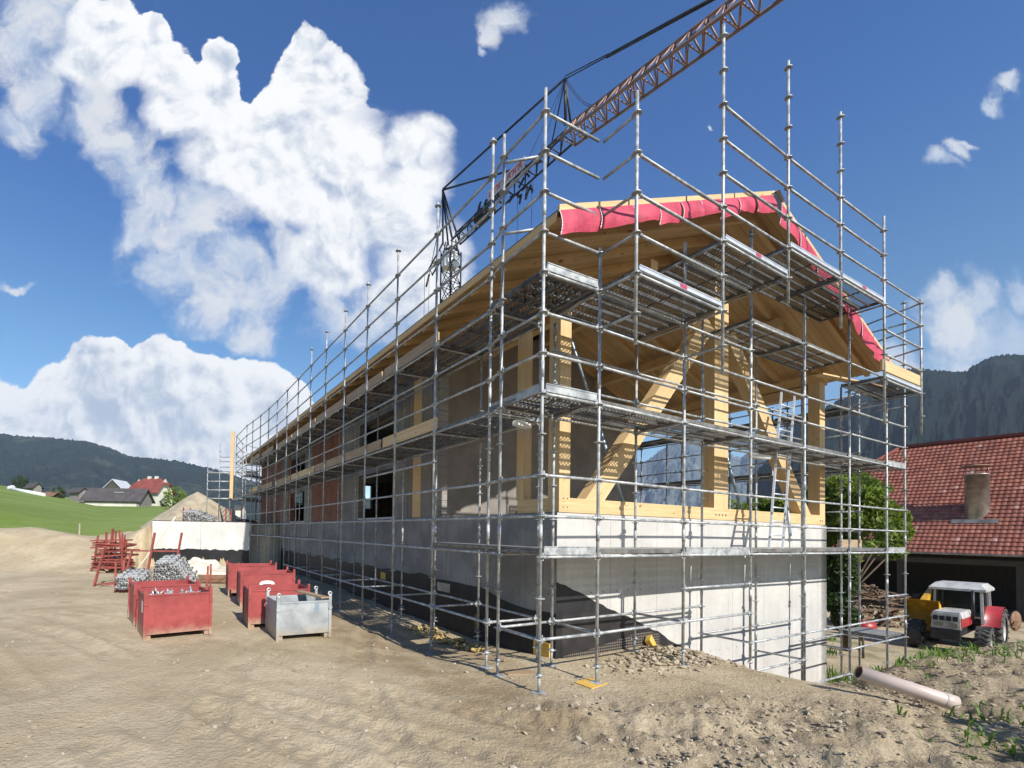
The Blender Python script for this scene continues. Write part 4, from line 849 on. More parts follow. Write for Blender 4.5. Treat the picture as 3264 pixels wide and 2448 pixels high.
    # foam pieces fixed on the walls
building()
def props():
    # push-pull props
    for i, (a, b, lab) in enumerate(((W(1.95,1.6,4.1), W(3.55,1.5,.70), 'slender bluish steel prop leaning inside the gable left of the long diagonal brace'), (W(6.15,1.6,4.0), W(8.0,1.7,.75), 'slender bluish steel prop leaning from the ridge post to the right sill'), (W(9.6,1.6,2.5), W(8.35,.9,.35), 'short bluish steel prop beside the ladder crossing the sill beam'))):
        t = thing('steel_prop', b, lab, 'prop', 'slanting steel props'); m = MB(); mid = a.lerp(b, .5); m.tube(a, mid, .022, 10); m.build('inner_tube', M['bluegal'], t)
        m = MB(); m.tube(mid, b, .03, 10); m.tube(mid-(b-a).normalized()*.04, mid+(b-a).normalized()*.08, .04, 10); m.build('outer_tube', M['bluegal'], t)
    # ladder standing on the lowest deck
    t = thing('ladder', W(6.4,.45,.07), 'long aluminium double ladder leaning on the front scaffold right of the ridge post', 'ladder', None)
    A0, A1 = W(6.08,.30,.07), W(6.60,.30,.07); B0, B1 = W(7.30,.62,3.30), W(7.86,.62,3.30)
    for A, Bv in ((A0,B0),(A1,B1)): m = MB(); m.beam(A, Bv, .03, .075); m.build('rail', M['alu'], t)
    for i in range(1, 12): u = i/12; m = MB(); m.tube(A0.lerp(B0,u), A1.lerp(B1,u), .014, 8); m.build('rung', M['alu'], t)
    m = MB(); m.beam(A0-E1*.12, A1+E1*.12, .06, .03); m.build('foot_bar', M['tube_zinc'], t)
    # small boards
    o = MB(); o.sbox(1.27,1.292,7.25,7.55,-1.02,-.83); tag(o.build('foam_block', M['foam'], None), 'bright orange foam block fixed on the black coating near the dark opening', 'foam block', 'foam blocks on the coating')
    o = MB(); o.sbox(1.27,1.292,4.05,4.55,-.98,-.80); tag(o.build('foam_block', M['stone'], None), 'pale dusty block on the black coating behind the second tall post', 'foam block', 'foam blocks on the coating')
    o = MB(); o.sbox(1.27,1.292,3.0,3.14,-1.62,-1.28); tag(o.build('foam_block', M['rust'], None), 'small brown upright block low on the black coating', 'foam block', 'foam blocks on the coating')
    o = MB(); o.sbox(1.26,1.286,1.15,1.5,-1.75,-1.42); tag(o.build('foam_block', M['foam'], None), 'orange foam sheet at the very foot of the building corner', 'foam block', 'foam blocks on the coating')
    m = MB(); c = W(3.42,.98,-1.52); m.hexa([c+E1*-.05-EZ*.02, c+E1*.14-EZ*.24, c+E1*.20-EZ*.16+E2*.02, c+E1*.02+EZ*.06+E2*.02, c+E1*-.03+EZ*.02-E2*.08, c+E1*.16-EZ*.22-E2*.08, c+E1*.22-EZ*.12-E2*.06, c+E1*.05+EZ*.1-E2*.06]); tag(m.build('foam_offcut', M['foam'], None), 'tilted yellow foam offcut leaning on the dimpled sheet', 'foam offcut')
    m = MB(); g = W(F[1][0],F[1][1]); z = gz(g.x,g.y); m.box(g-E1*.26-E2*.14+EZ*(z-.03), E1*.5+E2*.05, E2*.28, EZ*.035); tag(m.build('base_board', M['foam'], None), 'orange yellow board lying under the second front post', 'board')
    m = MB(); g = W(.2,.75); z = gz(g.x,g.y); m.box(g-E1*.1+EZ*(z-.02), E1*.42+E2*-.2, E2*.26, EZ*.035); tag(m.build('base_board', M['oldwood'], None), 'pale wooden board on the ground beside the corner post', 'board')
    m = MB(); g = W(.25,1.3); z = gz(g.x,g.y); m.beam(g+E2*1.1-E1*.35+EZ*(z+.03), g+E1*.25+EZ*(z+.03), .06, .03); tag(m.build('loose_lath', M['oldwood'], None), 'long pale lath lying in the shade behind the corner posts', 'lath')
    # foam scraps pile
    rs = np.random.RandomState(4); n = 130; t_ = rs.uniform(2.2, 4.7, n); s_ = .75+.12*rs.randn(n); P = np.array([[*W(a, b)[:2]] for a, b in zip(s_, t_)]); Z = ground_z(P[:,0], P[:,1])+.02+.07*rs.rand(n)
    o = lump_mesh(np.column_stack([P, Z]), .02+.05*rs.rand(n)**2, 'foam_scraps', M['foamy'], 6, .5); tag(o, 'heap of ochre foam scraps lying along the black wall foot', 'scraps', kind='stuff')
    # cut pipe piece and shadow casting stick
    t = thing('drain_pipe', (7.3,6.7,-1.6), 'pale brown plastic pipe lying on the bank at the right', 'pipe')
    a, b = Vector((5.76,6.05,-1.36)), Vector((6.62,5.76,-1.63)); d = (b-a).normalized(); m = MB()
    m.lathe(a, [(.074,.012),(.074,0),(.085,0),(.085,(b-a).length-.12)], 32, d); m.build('barrel', M['plastic_pipe'], t)
    m = MB(); m.lathe(a, [(.074,.012),(.074,(b-a).length)], 32, d); m.build('bore', M['rust'], t)
    m = MB(); m.lathe(b-d*.12, [(.085,0),(.092,.01),(.092,.12),(.074,.12)], 32, d); m.build('socket', M['plastic_pipe'], t)
props()
# ------------------------------------------------------------------ yard things on the left
def frame_at(p0, p1):
    """local axes from the front bottom edge p0->p1"""
    a, b = Vector(p0), Vector(p1); x = (b-a); x.z = 0; L_ = x.length; x.normalize(); y = EZ.cross(x); return a, x, y, L_
def stillage(loc, yaw, label, mat='redpaint', Lx=1.06, Ly=.78, H=.66, sticker=None, cups=True, back_high=.0):
    t = thing('steel_bin', (loc[0], loc[1], 0), label, 'metal bin', 'steel bins on the dirt yard')
    z = min(gz(loc[0], loc[1]), gz(loc[0]+math.cos(yaw)*Lx, loc[1]+math.sin(yaw)*Lx))+.01
    O = Vector((loc[0], loc[1], z)); x = Vector((math.cos(yaw), math.sin(yaw), 0)); y = EZ.cross(x); f = .09
    def bx(name, boxes, mt=mat, parent=t):
        m = MB()
        for (a, b, c, dx, dy, dz) in boxes: m.box(O+x*a+y*b+EZ*c, x*dx, y*dy, EZ*dz)
        return m.build(name, M[mt], parent)
    th = .012
    bx('front_panel', [(0,0,f,Lx,th,H), (0,-.012,f+H-.03,Lx,.012,.03), (0,-.008,f,Lx,.008,.05)])
    bx('back_panel', [(0,Ly-th,f,Lx,th,H+back_high), (0,Ly,f+H-.03+back_high,Lx,.012,.03)])
    bx('side_panel', [(0,th,f,th,Ly-2*th,H), (-.012,th,f+H-.03,.012,Ly-2*th,.03)]); bx('side_panel', [(Lx-th,th,f,th,Ly-2*th,H), (Lx,th,f+H-.03,.012,Ly-2*th,.03)])
    bx('floor', [(th,th,f+.03,Lx-2*th,Ly-2*th,th)])
    bx('skid', [(.0,.02,0,.10,Ly-.04,f)]); bx('skid', [(Lx-.10,.02,0,.10,Ly-.04,f)])
    for a, b in ((-.02,-.02),(Lx-.03,-.02),(-.02,Ly-.03),(Lx-.03,Ly-.03)):
        m = MB(); m.box(O+x*a+y*b, x*.05, y*.05, EZ*(f+H+.09))
        if cups:
            c = O+x*(a+.025)+y*(b-.004)+EZ*(f+H*.78); m.tube(c, c-y*.012, .035, 10)
        m.build('corner_post', M[mat], t)
    if sticker:
        m = MB(); m.box(O-x*.004+y*.25+EZ*(f+.34), -x*.002, y*.13, EZ*.2); m.build('sticker', M['white'], t)
    return t, O, x, y, f
def clamps(O, x, y, f, Lx, Ly, n, zz, parent=None):
    rs = np.random.RandomState(n)
    m = MB()
    for i in range(n):
        c = O+x*(.12+rs.rand()*(Lx-.24))+y*(.12+rs.rand()*(Ly-.24))+EZ*(zz+rs.rand()*.08); ax = Vector(rs.randn(3)).normalized()
        m.lathe(c, [(.028,-.02),(.05,-.02),(.05,.02),(.028,.02),(.028,-.02)], 10, ax)
        m.tube(c+ax*.02, c+ax*.14, .015, 6)
    return m.build('couplers', M['tube_zinc'], None)
def bins():
    yaw = .60
    t, O, x, y, f = stillage((-4.22,8.20), yaw, 'red steel bin nearest the camera with a white sticker on its left side', sticker=True, H=.68, Lx=1.07, Ly=.95)
    tag(clamps(O, x, y, f, 1.05, .9, 90, .60), 'heap of grey steel couplers inside the front red bin', 'couplers')
    stillage((-5.05,9.42), yaw, 'red steel bin directly behind the sticker bin, mostly hidden by it', H=.66, Lx=1.15, Ly=.95)
    t, O, x, y, f = stillage((-2.03,8.40), .46, 'grey zinc coated bin with a board across its right end', 'zincbox', Lx=.95, Ly=.88, H=.58)
    m = MB(); m.beam(O+x*.62+y*.95+EZ*(f+.64), O+x*.84-y*.03+EZ*(f+.63), .16, .025); tag(m.build('loose_board', M['oldwood'], None), 'short weathered board lying across the rim of the grey zinc bin', 'board')
    m = MB(); m.box(O+x*.66-y*.004+EZ*(f+.36), x*.08, -y*.004, EZ*.2); q = m.build('dark_patch', M['bluegal'], t)
    for ex, ey in ((.0,.0),(.92,.0),(.0,.86),(.92,.86)):
        m = MB(); c = O+x*(ex+.02)+y*ey+EZ*(f+.70); m.lathe(c, [(.018,-.012),(.042,-.012),(.042,.012),(.018,.012),(.018,-.012)], 12, y); m.build('lifting_eye', M['tube_zinc'], t)
    def lid(O, x, y, f, H, cx, lab):
        m = MB(); n = 24; c = O+x*cx-y*.03+EZ*(f+H*.60); w, h = .19, .115
        P = [c+x*(w*math.copysign(abs(math.cos(a))**.75, math.cos(a)))+EZ*(h*math.copysign(abs(math.sin(a))**.75, math.sin(a))) for a in [2*PI*i/n for i in range(n)]]; Q = [p+y*.014 for p in P]
        m.face(P); m.face(Q[::-1])
        for i in range(n): m.face([P[i], Q[i], Q[(i+1)%n], P[(i+1)%n]])
        s = m.build('oval_plate', M['sign'], None); tag(s, lab, 'oval sign', 'white oval signs')
        m = MB(); m.box(c-x*.10-y*.003+EZ*.02, x*.2, -y*.002, EZ*.012); m.build('dash_mark', M['ink'], s); m = MB(); m.box(c-x*.12-y*.003-EZ*.03, x*.025, -y*.002, EZ*.045); m.build('dash_mark', M['ink'], s)
    t, O, x, y, f = stillage((-2.82,9.40), .42, 'red steel bin right behind the grey zinc bin', Lx=1.16, Ly=.9, H=.66); lid(O, x, y, f, .66, .60, 'white oval plate on the red bin just behind the zinc bin')
    t, O, x, y, f = stillage((-3.80,11.95), .40, 'middle red bin of the right hand row with a white oval plate', Lx=1.3, Ly=1.0, H=.74); lid(O, x, y, f, .74, .62, 'white oval plate on the middle red bin of the row')
    stillage((-4.72,13.75), .40, 'rearmost red bin of the right hand row beside the cream cover', Lx=1.3, Ly=1.0, H=.78)
bins()
def racks():
    # rack with galvanised tubes
    def rack(loc, yaw, Lx, Ly, H, lab, n_rows, n_col, tr, tl, group, zbase=None, jum=.02, name='tube_rack', tilt=0, upr=.9):
        z = gz(*loc) if zbase is None else zbase; O = Vector((*loc, z+.02)); x = Vector((math.cos(yaw), math.sin(yaw), 0)); y = EZ.cross(x)
        t = thing(name, O, lab, 'tube rack', group)
        m = MB(); m.beam(O, O+x*Lx, .06, .06); m.beam(O+y*Ly, O+x*Lx+y*Ly, .06, .06)
        for u in (0, .5, 1): m.beam(O+x*Lx*u+EZ*.05, O+x*Lx*u+y*Ly+EZ*.05, .06, .05)
        m.build('base_frame', M['rustred'], t)
        for u, v in ((0,0),(1,0),(0,1),(1,1)): m = MB(); m.beam(O+x*Lx*u+y*Ly*v, O+x*Lx*u+y*Ly*v+EZ*H*upr, .055, .055, up=x); m.build('corner_stake', M['rustred'], t)
        rs = np.random.RandomState(int(abs(loc[0]*10))); m = MB()
        for r in range(n_rows):
            for c in range(max(1, n_col-int(r*tilt))):
                px = .08+(c+.5*(r%2))*tr*2.25; 
                if px > Lx-.08: continue
                p = O+x*(px+rs.randn()*.006)+y*(Ly/2-tl/2+rs.randn()*jum*2)+EZ*(.12+r*tr*1.95+rs.randn()*.008)-y*rs.rand()*.18; q = p+y*tl+EZ*(rs.randn()*jum+.16)+x*rs.randn()*jum; p = p-EZ*.0
                m.tube(p, q, tr, 8)
                for kk in range(3): e = p.lerp(q, .2+kk*.28+rs.rand()*.05); m.tube(e, e+(q-p).normalized()*.02, tr*1.6, 7)
                m.m = 1; m.tube(p-(q-p).normalized()*.002, p+(q-p).normalized()*.004, tr*.72, 8); m.m = 0  # dark disc paints the shade inside each hollow tube end
        tag(m.build('tubes', [M['tube_zinc'], M['dark']], t), kind='stuff')
        return t
    rack((-7.05,14.2), .28, 1.45, 1.0, .85, 'red rack stacked full of grey scaffold tubes behind the red bins', 11, 12, .038, 1.7, 'racks of scaffold tubes', tilt=.6)
    rack((-8.25,14.3), .28, 1.1, .9, .95, 'red rack with a lower layer of grey tubes left of the full rack', 5, 9, .035, 1.3, 'racks of scaffold tubes')
    rack((-11.15,25.3), .02, 2.2, .9, .9, 'red rack with tubes standing on top of the concrete retaining wall', 7, 18, .035, 1.0, 'racks of scaffold tubes', zbase=.53, tilt=1.8)
    # large empty red frame, leaning bars
    t = thing('frame_rack', (-9.6,15.8,gz(-9.6,15.8)), 'large empty red steel frame standing left of the tube racks', 'steel frame'); zb0 = gz(-9.7,15.6)
    P = {'a':Vector((-9.62,15.5,zb0)),'b':Vector((-9.30,16.6,zb0)),'c':Vector((-7.75,16.9,zb0)),'d':Vector((-8.1,15.7,zb0))}
    for k_ in 'abcd': m = MB(); lean = Vector((.22,.1,0)); m.beam(P[k_], P[k_]+EZ*(1.15 if k_ in 'ab' else 1.75)+lean, .06, .06, up=Vector((1,0,0))); m.build('upright', M['rustred'], t)
    for a, b, h in (('a','b',.06),('b','c',1.1),('c','d',.08),('a','d',.08),('a','b',1.1)): m = MB(); m.beam(P[a]+EZ*h+Vector((.12,.05,0)), P[b]+EZ*h+Vector((.12,.05,0)), .05, .05); m.build('crossbar', M['rustred'], t)
    m = MB(); m.tube((-8.9,16.2,zb0+.1), (-7.95,17.4,zb0+2.3), .03, 8); tag(m.build('leaning_pole', M['tarp'], None), 'pale thin pole leaning against the large red frame', 'pole')
    # stack of nested red frames in front of the berm
    rs = np.random.RandomState(2); t = thing('frame_stack', (-11.9,20.3,gz(-13.1,20.3)), 'untidy stack of nested red steel frames at the foot of the earth berm', 'stack of frames')
    zb0 = gz(-13,20.2)
    for i in range(13):
        m = MB(); o = Vector((-12.55+rs.rand()*.2, 19.8+rs.rand()*.3, zb0+.05+i*.095)); x = Vector((1.3,.1+.1*rs.randn(),.05*rs.randn())); y = Vector((-.1+.1*rs.randn(),.95,.03*rs.randn()))
        for a, b in ((o,o+x),(o+y,o+x+y),(o,o+y),(o+x,o+x+y),(o+x*.5,o+x*.5+y)): m.beam(a, b, .055, .055)
        m.build('nested_frame', M['rustred'], t)
    for i in range(11):
        m = MB(); p = Vector((-12.6+1.45*(i/10)+rs.randn()*.05, 19.8+rs.rand()*1.1, zb0)); m.beam(p, p+EZ*(1.15+.6*rs.rand())+Vector((rs.randn()*.08,0,0)), .055, .055, up=Vector((1,0,0))); m.build('upright', M['rustred'], t)
    # covers
    def cover(c, rx, ry, h, lab, seed):
        n = 36; V = []; F_ = []
        u, v = np.meshgrid(np.linspace(-1,1,n), np.linspace(-1,1,n), indexing='ij'); r = np.maximum(abs(u), abs(v))
        Z = h*np.clip(1-r**3.2, 0, 1)*(.65+.7*(fbm(u*1.7+seed, v*1.7, 4, seed)-.3)) + .03*fbm(u*7, v*7, 3, seed)
        X = c[0]+u*rx+.12*(fbm(u*2, v*2+5, 3, seed)-.5)*2; Y = c[1]+v*ry+.12*(fbm(u*2+9, v*2, 3, seed)-.5)*2
        Z = ground_z(X, Y)+Z+.01
        i, j = np.meshgrid(np.arange(n-1), np.arange(n-1), indexing='ij'); b = i*n+j; Fc = np.stack([b, b+n, b+n+1, b+1], -1).reshape(-1, 4)
        o = npmesh('fleece_cover', np.stack([X,Y,Z],-1).reshape(-1,3), Fc, M['tarp']); tag(o, lab, 'cover', 'cream covers before the retaining wall')
    cover((-7.6,18.3), 1.05, .9, .85, 'cream fleece heaped highest behind the full tube rack', 3); cover((-6.25,18.1), 1.05, 1.0, .5, 'lower cream fleece cover reaching towards the rearmost red bin', 8)
    m = MB()
    for i in range(5): m.beam(Vector((-7.0+.02*i,16.8+i*.05,gz(-6.6,16.8)+.06+i*.05)), Vector((-5.2,16.9+i*.05,gz(-6.6,16.8)+.07+i*.05)), .12, .04)
    tag(m.build('board_stack', M['rust'], None), 'low stack of brown boards in front of the cream covers', 'boards')
racks()
def retaining_wall():
    t = thing('retaining_wall', (-9.6,24,-1.6), 'pale concrete retaining wall with black lower band left of the long scaffold', 'wall')
    A, B = Vector((-12.05,23.9,0)), Vector((-7.25,23.9,0)); m = MB()
    d = B-A; n = Vector((0,.3,0)); z0, z1 = -2.6, .60
    def slab(m, a, b, z0, z1, n, y=0):
        Ln = (b-a).length; o = Vector((0,-y,0)); m.face([a+EZ*z0+o, b+EZ*z0+o, b+EZ*z1+o, a+EZ*z1+o], [(0,z0),(Ln,z0),(Ln,z1),(0,z1)]); m.face([a+EZ*z1+o, b+EZ*z1+o, b+n+EZ*z1, a+n+EZ*z1], [(0,0),(Ln,0),(Ln,.3),(0,.3)])
        for p in (a, b): m.face([p+EZ*z0+o, p+n+EZ*z0, p+n+EZ*z1, p+EZ*z1+o])
    slab(m, A, B, z0, z1, n); m.face([B+EZ*z0, B+Vector((1.4,7,0))+EZ*z0, B+Vector((1.4,7,0))+EZ*z1, B+EZ*z1], [(0,z0),(7,z0),(7,z1),(0,z1)])
    m.build('wall_body', M['conc_lt'], t)
    m = MB(); k = 40
    for i in range(k):
        a, b = A.lerp(B, i/k), A.lerp(B, (i+1)/k); za = -.76+.05*(vnoise(i*.8,1,4)-.5)*2; zc = -.76+.05*(vnoise((i+1)*.8,1,4)-.5)*2
        o = Vector((0,-.008,0)); m.face([a+EZ*z0+o, b+EZ*z0+o, b+EZ*float(zc)+o, a+EZ*float(za)+o])
    m.build('bitumen_band', M['black'], t)
    m = MB(); m.box(A+EZ*.601+Vector((0,.02,0)), (3.3,0,0), (0,.26,0), (0,0,.035)); m.box(A+EZ*.601+Vector((3.6,.02,0)), (1.2,0,0), (0,.26,0), (0,0,.05)); m.build('coping_strip', M['plastic_black'], t)
    # gravel cone
    n = 70; u = np.linspace(0, 1, 34); a = np.linspace(0, 2*PI, n, endpoint=False); U, A_ = np.meshgrid(u, a, indexing='ij')
    rr = U*(3.1+.35*np.sin(A_*3+1)+.2*np.sin(A_*7)); X = -13.1+rr*np.cos(A_)*1.05; Y = 31.8+rr*np.sin(A_); H = 2.45*(1-U**1.08)+.16*(fbm(X*1.3, Y*1.3, 4, 6)-.5)
    Z = H+.25; V = np.stack([X,Y,Z],-1).reshape(-1,3); i, j = np.meshgrid(np.arange(33), np.arange(n), indexing='ij'); b = i*n+j; b2 = i*n+(j+1)%n
    tag(npmesh('gravel_heap', V, np.stack([b, b+n, b2+n, b2], -1).reshape(-1,4), M['gravel']), 'pointed heap of sandy gravel behind the concrete retaining wall', 'heap')
    m = MB(); m.lathe((-8.35,26.6,.5), [(.75,0),(.7,.18),(.4,.3),(.0,.34)], 18); tag(m.build('covered_bundle', M['plastic_black'], None), 'dark wrapped bundle lying behind the retaining wall near the scaffold', 'bundle')
    m = MB(); g = gz(-17.9,27.3); m.box((-17.9,27.3,g-.1), (.06,0,0), (0,.06,0), (0,0,.75)); tag(m.build('marker_post', M['stone'], None), 'short grey wooden marker post at the edge of the meadow', 'post')
retaining_wall()
# ------------------------------------------------------------------ farm far left
def pix(x, y, d):
    p, r = .02102, -.01766; ur = (x-1264.7)/1544.6; vr = (1662.5-y)/1544.6; u = ur*math.cos(r)+vr*math.sin(r); v = -ur*math.sin(r)+vr*math.cos(r)
    q = Vector((u, math.cos(p)-v*math.sin(p), math.sin(p)+v*math.cos(p))); q = q*(d/q.y); return Vector((q.x, q.y, q.z+EYE))
def shed(name, label, cat, p0, p1, depth, hw, hr, wall, roof, over=.5, halfhip=0, windows=(), group=None, doors=(), ridge_along=True):
    """gabled house; front wall p0->p1 (ground points)"""
    a = Vector(p0); b = Vector(p1); x = (b-a); x.z = 0; Ln = x.length; x.normalize(); y = Vector((-x.y, x.x, 0))
    t = thing(name, a, label, cat, group); base = min(a.z, b.z)-1.5; top = a.z+hw; O = Vector((a.x, a.y, 0)); m = MB()
    P = lambda u, v, z: O+x*u+y*v+EZ*z
    if ridge_along:
        for q in (((0,0),(Ln,0)),((Ln,0),(Ln,depth)),((Ln,depth),(0,depth)),((0,depth),(0,0))):
            A, B = q; l_ = math.hypot(B[0]-A[0], B[1]-A[1]); m.face([P(*A,base), P(*B,base), P(*B,top), P(*A,top)], [(base,0),(base,l_),(top,l_),(top,0)])
        for u in (0, Ln): m.face([P(u,0,top), P(u,depth,top), P(u,depth/2,top+hr)], [(0,0),(0,depth),(hr,depth/2)])
        m.build('wall', M[wall], t); k = hr/(depth/2)
        for v0, v1 in ((-over, depth/2), (depth+over, depth/2)):
            m = MB(); z0 = top-k*over; z1 = top+hr; hh = halfhip
            if hh:
                c = [P(-over,v0,z0), P(Ln+over,v0,z0), P(Ln+over,(v0+v1)/2+(v1-v0)*.1,z0+(z1-z0)*.6), P(Ln-hh,v1,z1), P(hh,v1,z1), P(-over,(v0+v1)/2+(v1-v0)*.1,z0+(z1-z0)*.6)]; m.face(c); m.face([q+EZ*.15 for q in c][::-1])
                for i in range(6): m.face([c[i], c[(i+1)%6], c[(i+1)%6]+EZ*.15, c[i]+EZ*.15])
            else: m.hexa([P(-over,v0,z0), P(Ln+over,v0,z0), P(Ln+over,v1,z1), P(-over,v1,z1), P(-over,v0,z0+.18), P(Ln+over,v0,z0+.18), P(Ln+over,v1,z1+.18), P(-over,v1,z1+.18)])
            m.build('roof', M[roof], t)
        if halfhip:
            for u, w in ((-over, halfhip), (Ln+over, Ln-halfhip)):
                m = MB(); z0 = top-k*over; z1 = top+hr; va = -over+(depth/2+over)*.6; vb = depth+over-(depth/2+over)*.6; m.face([P(u,va,z0+(z1-z0)*.6+.1), P(u,vb,z0+(z1-z0)*.6+.1), P(w,depth/2,z1+.1)]); m.build('hip_end', M[roof], t)
    else:
        for q in (((0,0),(Ln,0)),((Ln,0),(Ln,depth)),((Ln,depth),(0,depth)),((0,depth),(0,0))): A, B = q; m.face([P(*A,base), P(*B,base), P(*B,top), P(*A,top)])
        m.face([P(0,0,top), P(Ln,0,top), P(Ln/2,0,top+hr)]); m.build('wall', M[wall], t)
        k = hr/(Ln/2)
        for u0, u1 in ((-over, Ln/2), (Ln+over, Ln/2)): m = MB(); z0 = top-k*over; z1 = top+hr; m.hexa([P(u0,-over,z0), P(u1,-over,z1), P(u1,depth,z1), P(u0,depth,z0), P(u0,-over,z0+.2), P(u1,-over,z1+.2), P(u1,depth,z1+.2), P(u0,depth,z0+.2)]); m.build('roof', M[roof], t)
    for (u, z, w, h, side) in windows:
        m = MB(); q = P(u, -.04, a.z+z) if side == 0 else P(Ln+.04, u, a.z+z); dx = x if side == 0 else y; nn = y if side == 0 else -x
        m.box(q-dx*.12-EZ*.12, dx*(w+.24), nn*.05, EZ*(h+.24)); f = m.build('window', M['white'], t)
        m = MB(); m.box(q-nn*.03, dx*w, nn*.03, EZ*h); m.build('pane', M['glass'], f)
    for (u, w, h) in doors: m = MB(); m.box(P(u,-.05,a.z-.2), x*w, y*.06, EZ*h); m.build('door', M['darkwood'], t)
    return t, P, top, x, y
def farm():
    d = 120
    g = lambda x, y, D: (lambda p: (p.x, p.y, p.z))(pix(x, y, D))
    p0, p1 = g(266,1611,118), g(443,1617,118)
    t, P, top, x, y = shed('long_barn', 'long low grey barn with dark roof and pale plinth on the meadow', 'barn', p0, p1, 6, 1.7, 2.7, 'greywood', 'farroof', .7)
    for i in range(5): m = MB(); m.box(P(1.6+i*2.4,-.06,top-.5), x*1.0, y*.08, EZ*.4); m.build('window', M['glass'], t)
    m = MB(); m.box(P(.3,-.05,p0[2]-.5), x*12.6, y*.05, EZ*1.3); m.build('plinth', M['plaster'], t)
    m = MB(); m.box(P(6.6,1.4,top+1.7), x*2.2, y*1.2, EZ*.12); m.build('skylight', M['tin'], t)
    shed('farmhouse', 'white farmhouse with half hipped red roof right of the long grey barn', 'house', g(462,1622,132), g(517,1622,128), 15, 6.2, 6.2, 'plaster', 'redroof', 1.0, windows=((2.0,3.9,.9,1.3,0),(2.0,.8,.9,1.3,0)), ridge_along=False) if False else None
    a, b = g(462,1622,130), g(515,1622,130)
    t, P, top, x, y = shed('farmhouse', 'white farmhouse with half hipped red roof right of the long grey barn', 'house', g(415,1612,133), g(500,1622,131), 6.0, 4.4, 3.3, 'plaster', 'redroof', .9, halfhip=1.6, windows=((5.3,2.7,.7,.9,0),(5.3,.6,.7,.9,0)))
    for u in (2.9, 5.2): m = MB(); m.box(P(u,2.8,top+2.6), x*.8, y*.7, EZ*1.4); m.build('chimney', M['plaster'], t)
    m = MB(); m.box(P(7.2,.6,top-3.2), x*1.1, y*.9, EZ*.15); m.build('balcony', M['darkwood'], t)
    shed('gable_barn', 'grey boarded barn with gable facing us behind the long barn', 'barn', g(330,1590,140), g(388,1592,140), 7, 3.0, 2.6, 'greywood', 'tin', .5, ridge_along=False)
    shed('field_hut', 'small grey hut left of the long barn', 'hut', g(221,1587,125), g(252,1590,123), 2.2, 1.6, 1.0, 'greywood', 'farroof', .5)
    shed('field_hut', 'grey wooden hut highest on the meadow at far left', 'hut', g(81,1566,158), g(106,1569,156), 2.4, 1.5, 1.2, 'greywood', 'farroof', .6)
    t, P, top, x, y = shed('feed_shelter', 'low brown roofed shelter with wood stacks between the two huts', 'shelter', g(131,1592,135), g(170,1595,133), 2.0, 1.2, .8, 'darkwood', 'rust', .6)
    m = MB(); q0, q1 = pix(27,1590,122), pix(140,1594,118); q0.z = gz(q0.x,q0.y); q1.z = gz(q1.x,q1.y); m.tube(q0+EZ*.35, q1+EZ*.3, .45, 10); m.tube(q0+EZ*.3, q0+EZ*.5+Vector((1.2,0,0)), .7, 8); tag(m.build('silage_roll', M['white'], None), 'long white wrapped silage roll lying on the meadow', 'silage roll')
    m = MB(); q0, q1 = pix(185,1602,119), pix(262,1606,118); m.box(Vector((q0.x,q0.y,q0.z-1.4)), (q1-q0), Vector((0,.3,0)), EZ*1.9); tag(m.build('low_wall', M['greywood'], None), 'low grey wooden wall between the shelter and the long barn', 'wall')
    shed('distant_house', 'tiny white house beyond the retaining wall seen beside the scaffold', 'house', g(748,1640,150), g(768,1640,150), 5, 1.6, 1.2, 'plaster', 'farroof', .3)
farm()
# ------------------------------------------------------------------ trees and weeds
def leaf_cloud(blobs, n, size, seed, name, mat, parent=None):
    """leaf-sized quads through ellipsoid shells; blobs: (cx,cy,cz,rx,ry,rz)"""
    rs = np.random.RandomState(seed); w = np.array([b[3]*b[4]*b[5] for b in blobs])**(2/3); idx = rs.choice(len(blobs), n, p=w/w.sum()); Bl = np.array(blobs)[idx]
    d = rs.randn(n, 3); d /= np.linalg.norm(d, axis=1)[:, None]; rad = (.55+.5*rs.rand(n)**.6)[:, None]
    C = Bl[:, :3]+d*Bl[:, 3:]*rad
    C += (np.stack([vnoise(C[:,0]*2.2+i*7, C[:,2]*2.2+C[:,1], 5+i) for i in range(3)], -1)-.5)*.55*np.minimum(1, Bl[:, 3:4])
    keep = vnoise(C[:,0]*1.6+C[:,1]*.7, C[:,2]*1.9+C[:,1], 9) > .36; C = C[keep]; n = len(C)
    a = rs.randn(n, 3); a /= np.linalg.norm(a, axis=1)[:, None]; b = np.cross(a, rs.randn(n, 3)); b /= np.linalg.norm(b, axis=1)[:, None]
    s = (size*(.6+.8*rs.rand(n)))[:, None]; V = np.stack([C-a*s, C+b*s*.45+a*s*.1, C+a*s, C-b*s*.45+a*s*.1], 1).reshape(-1, 3)
    F_ = np.arange(4*n).reshape(-1, 4); o = npmesh(name, V, F_, mat, smooth=False)
    if parent is not None: o.parent = parent; o.matrix_parent_inverse = Matrix.Translation(-parent.location)
    return o
def tree(name, label, cat, base, blobs, n, size, seed, trunk_h, mat='leaf', group=None, r=.12):
    t = thing(name, base, label, cat, group); rs = np.random.RandomState(seed); b = Vector(base); m = MB(); m.tube(b-EZ*.2, b+EZ*trunk_h, r, 8, r*.6)
    for q in blobs: c = Vector(q[:3]); m.tube(b+EZ*trunk_h*.6, c, r*.4, 6, r*.12)
    m.build('trunk', M['bark'], t); leaf_cloud(blobs, n, size, seed, 'crown', M[mat], t)
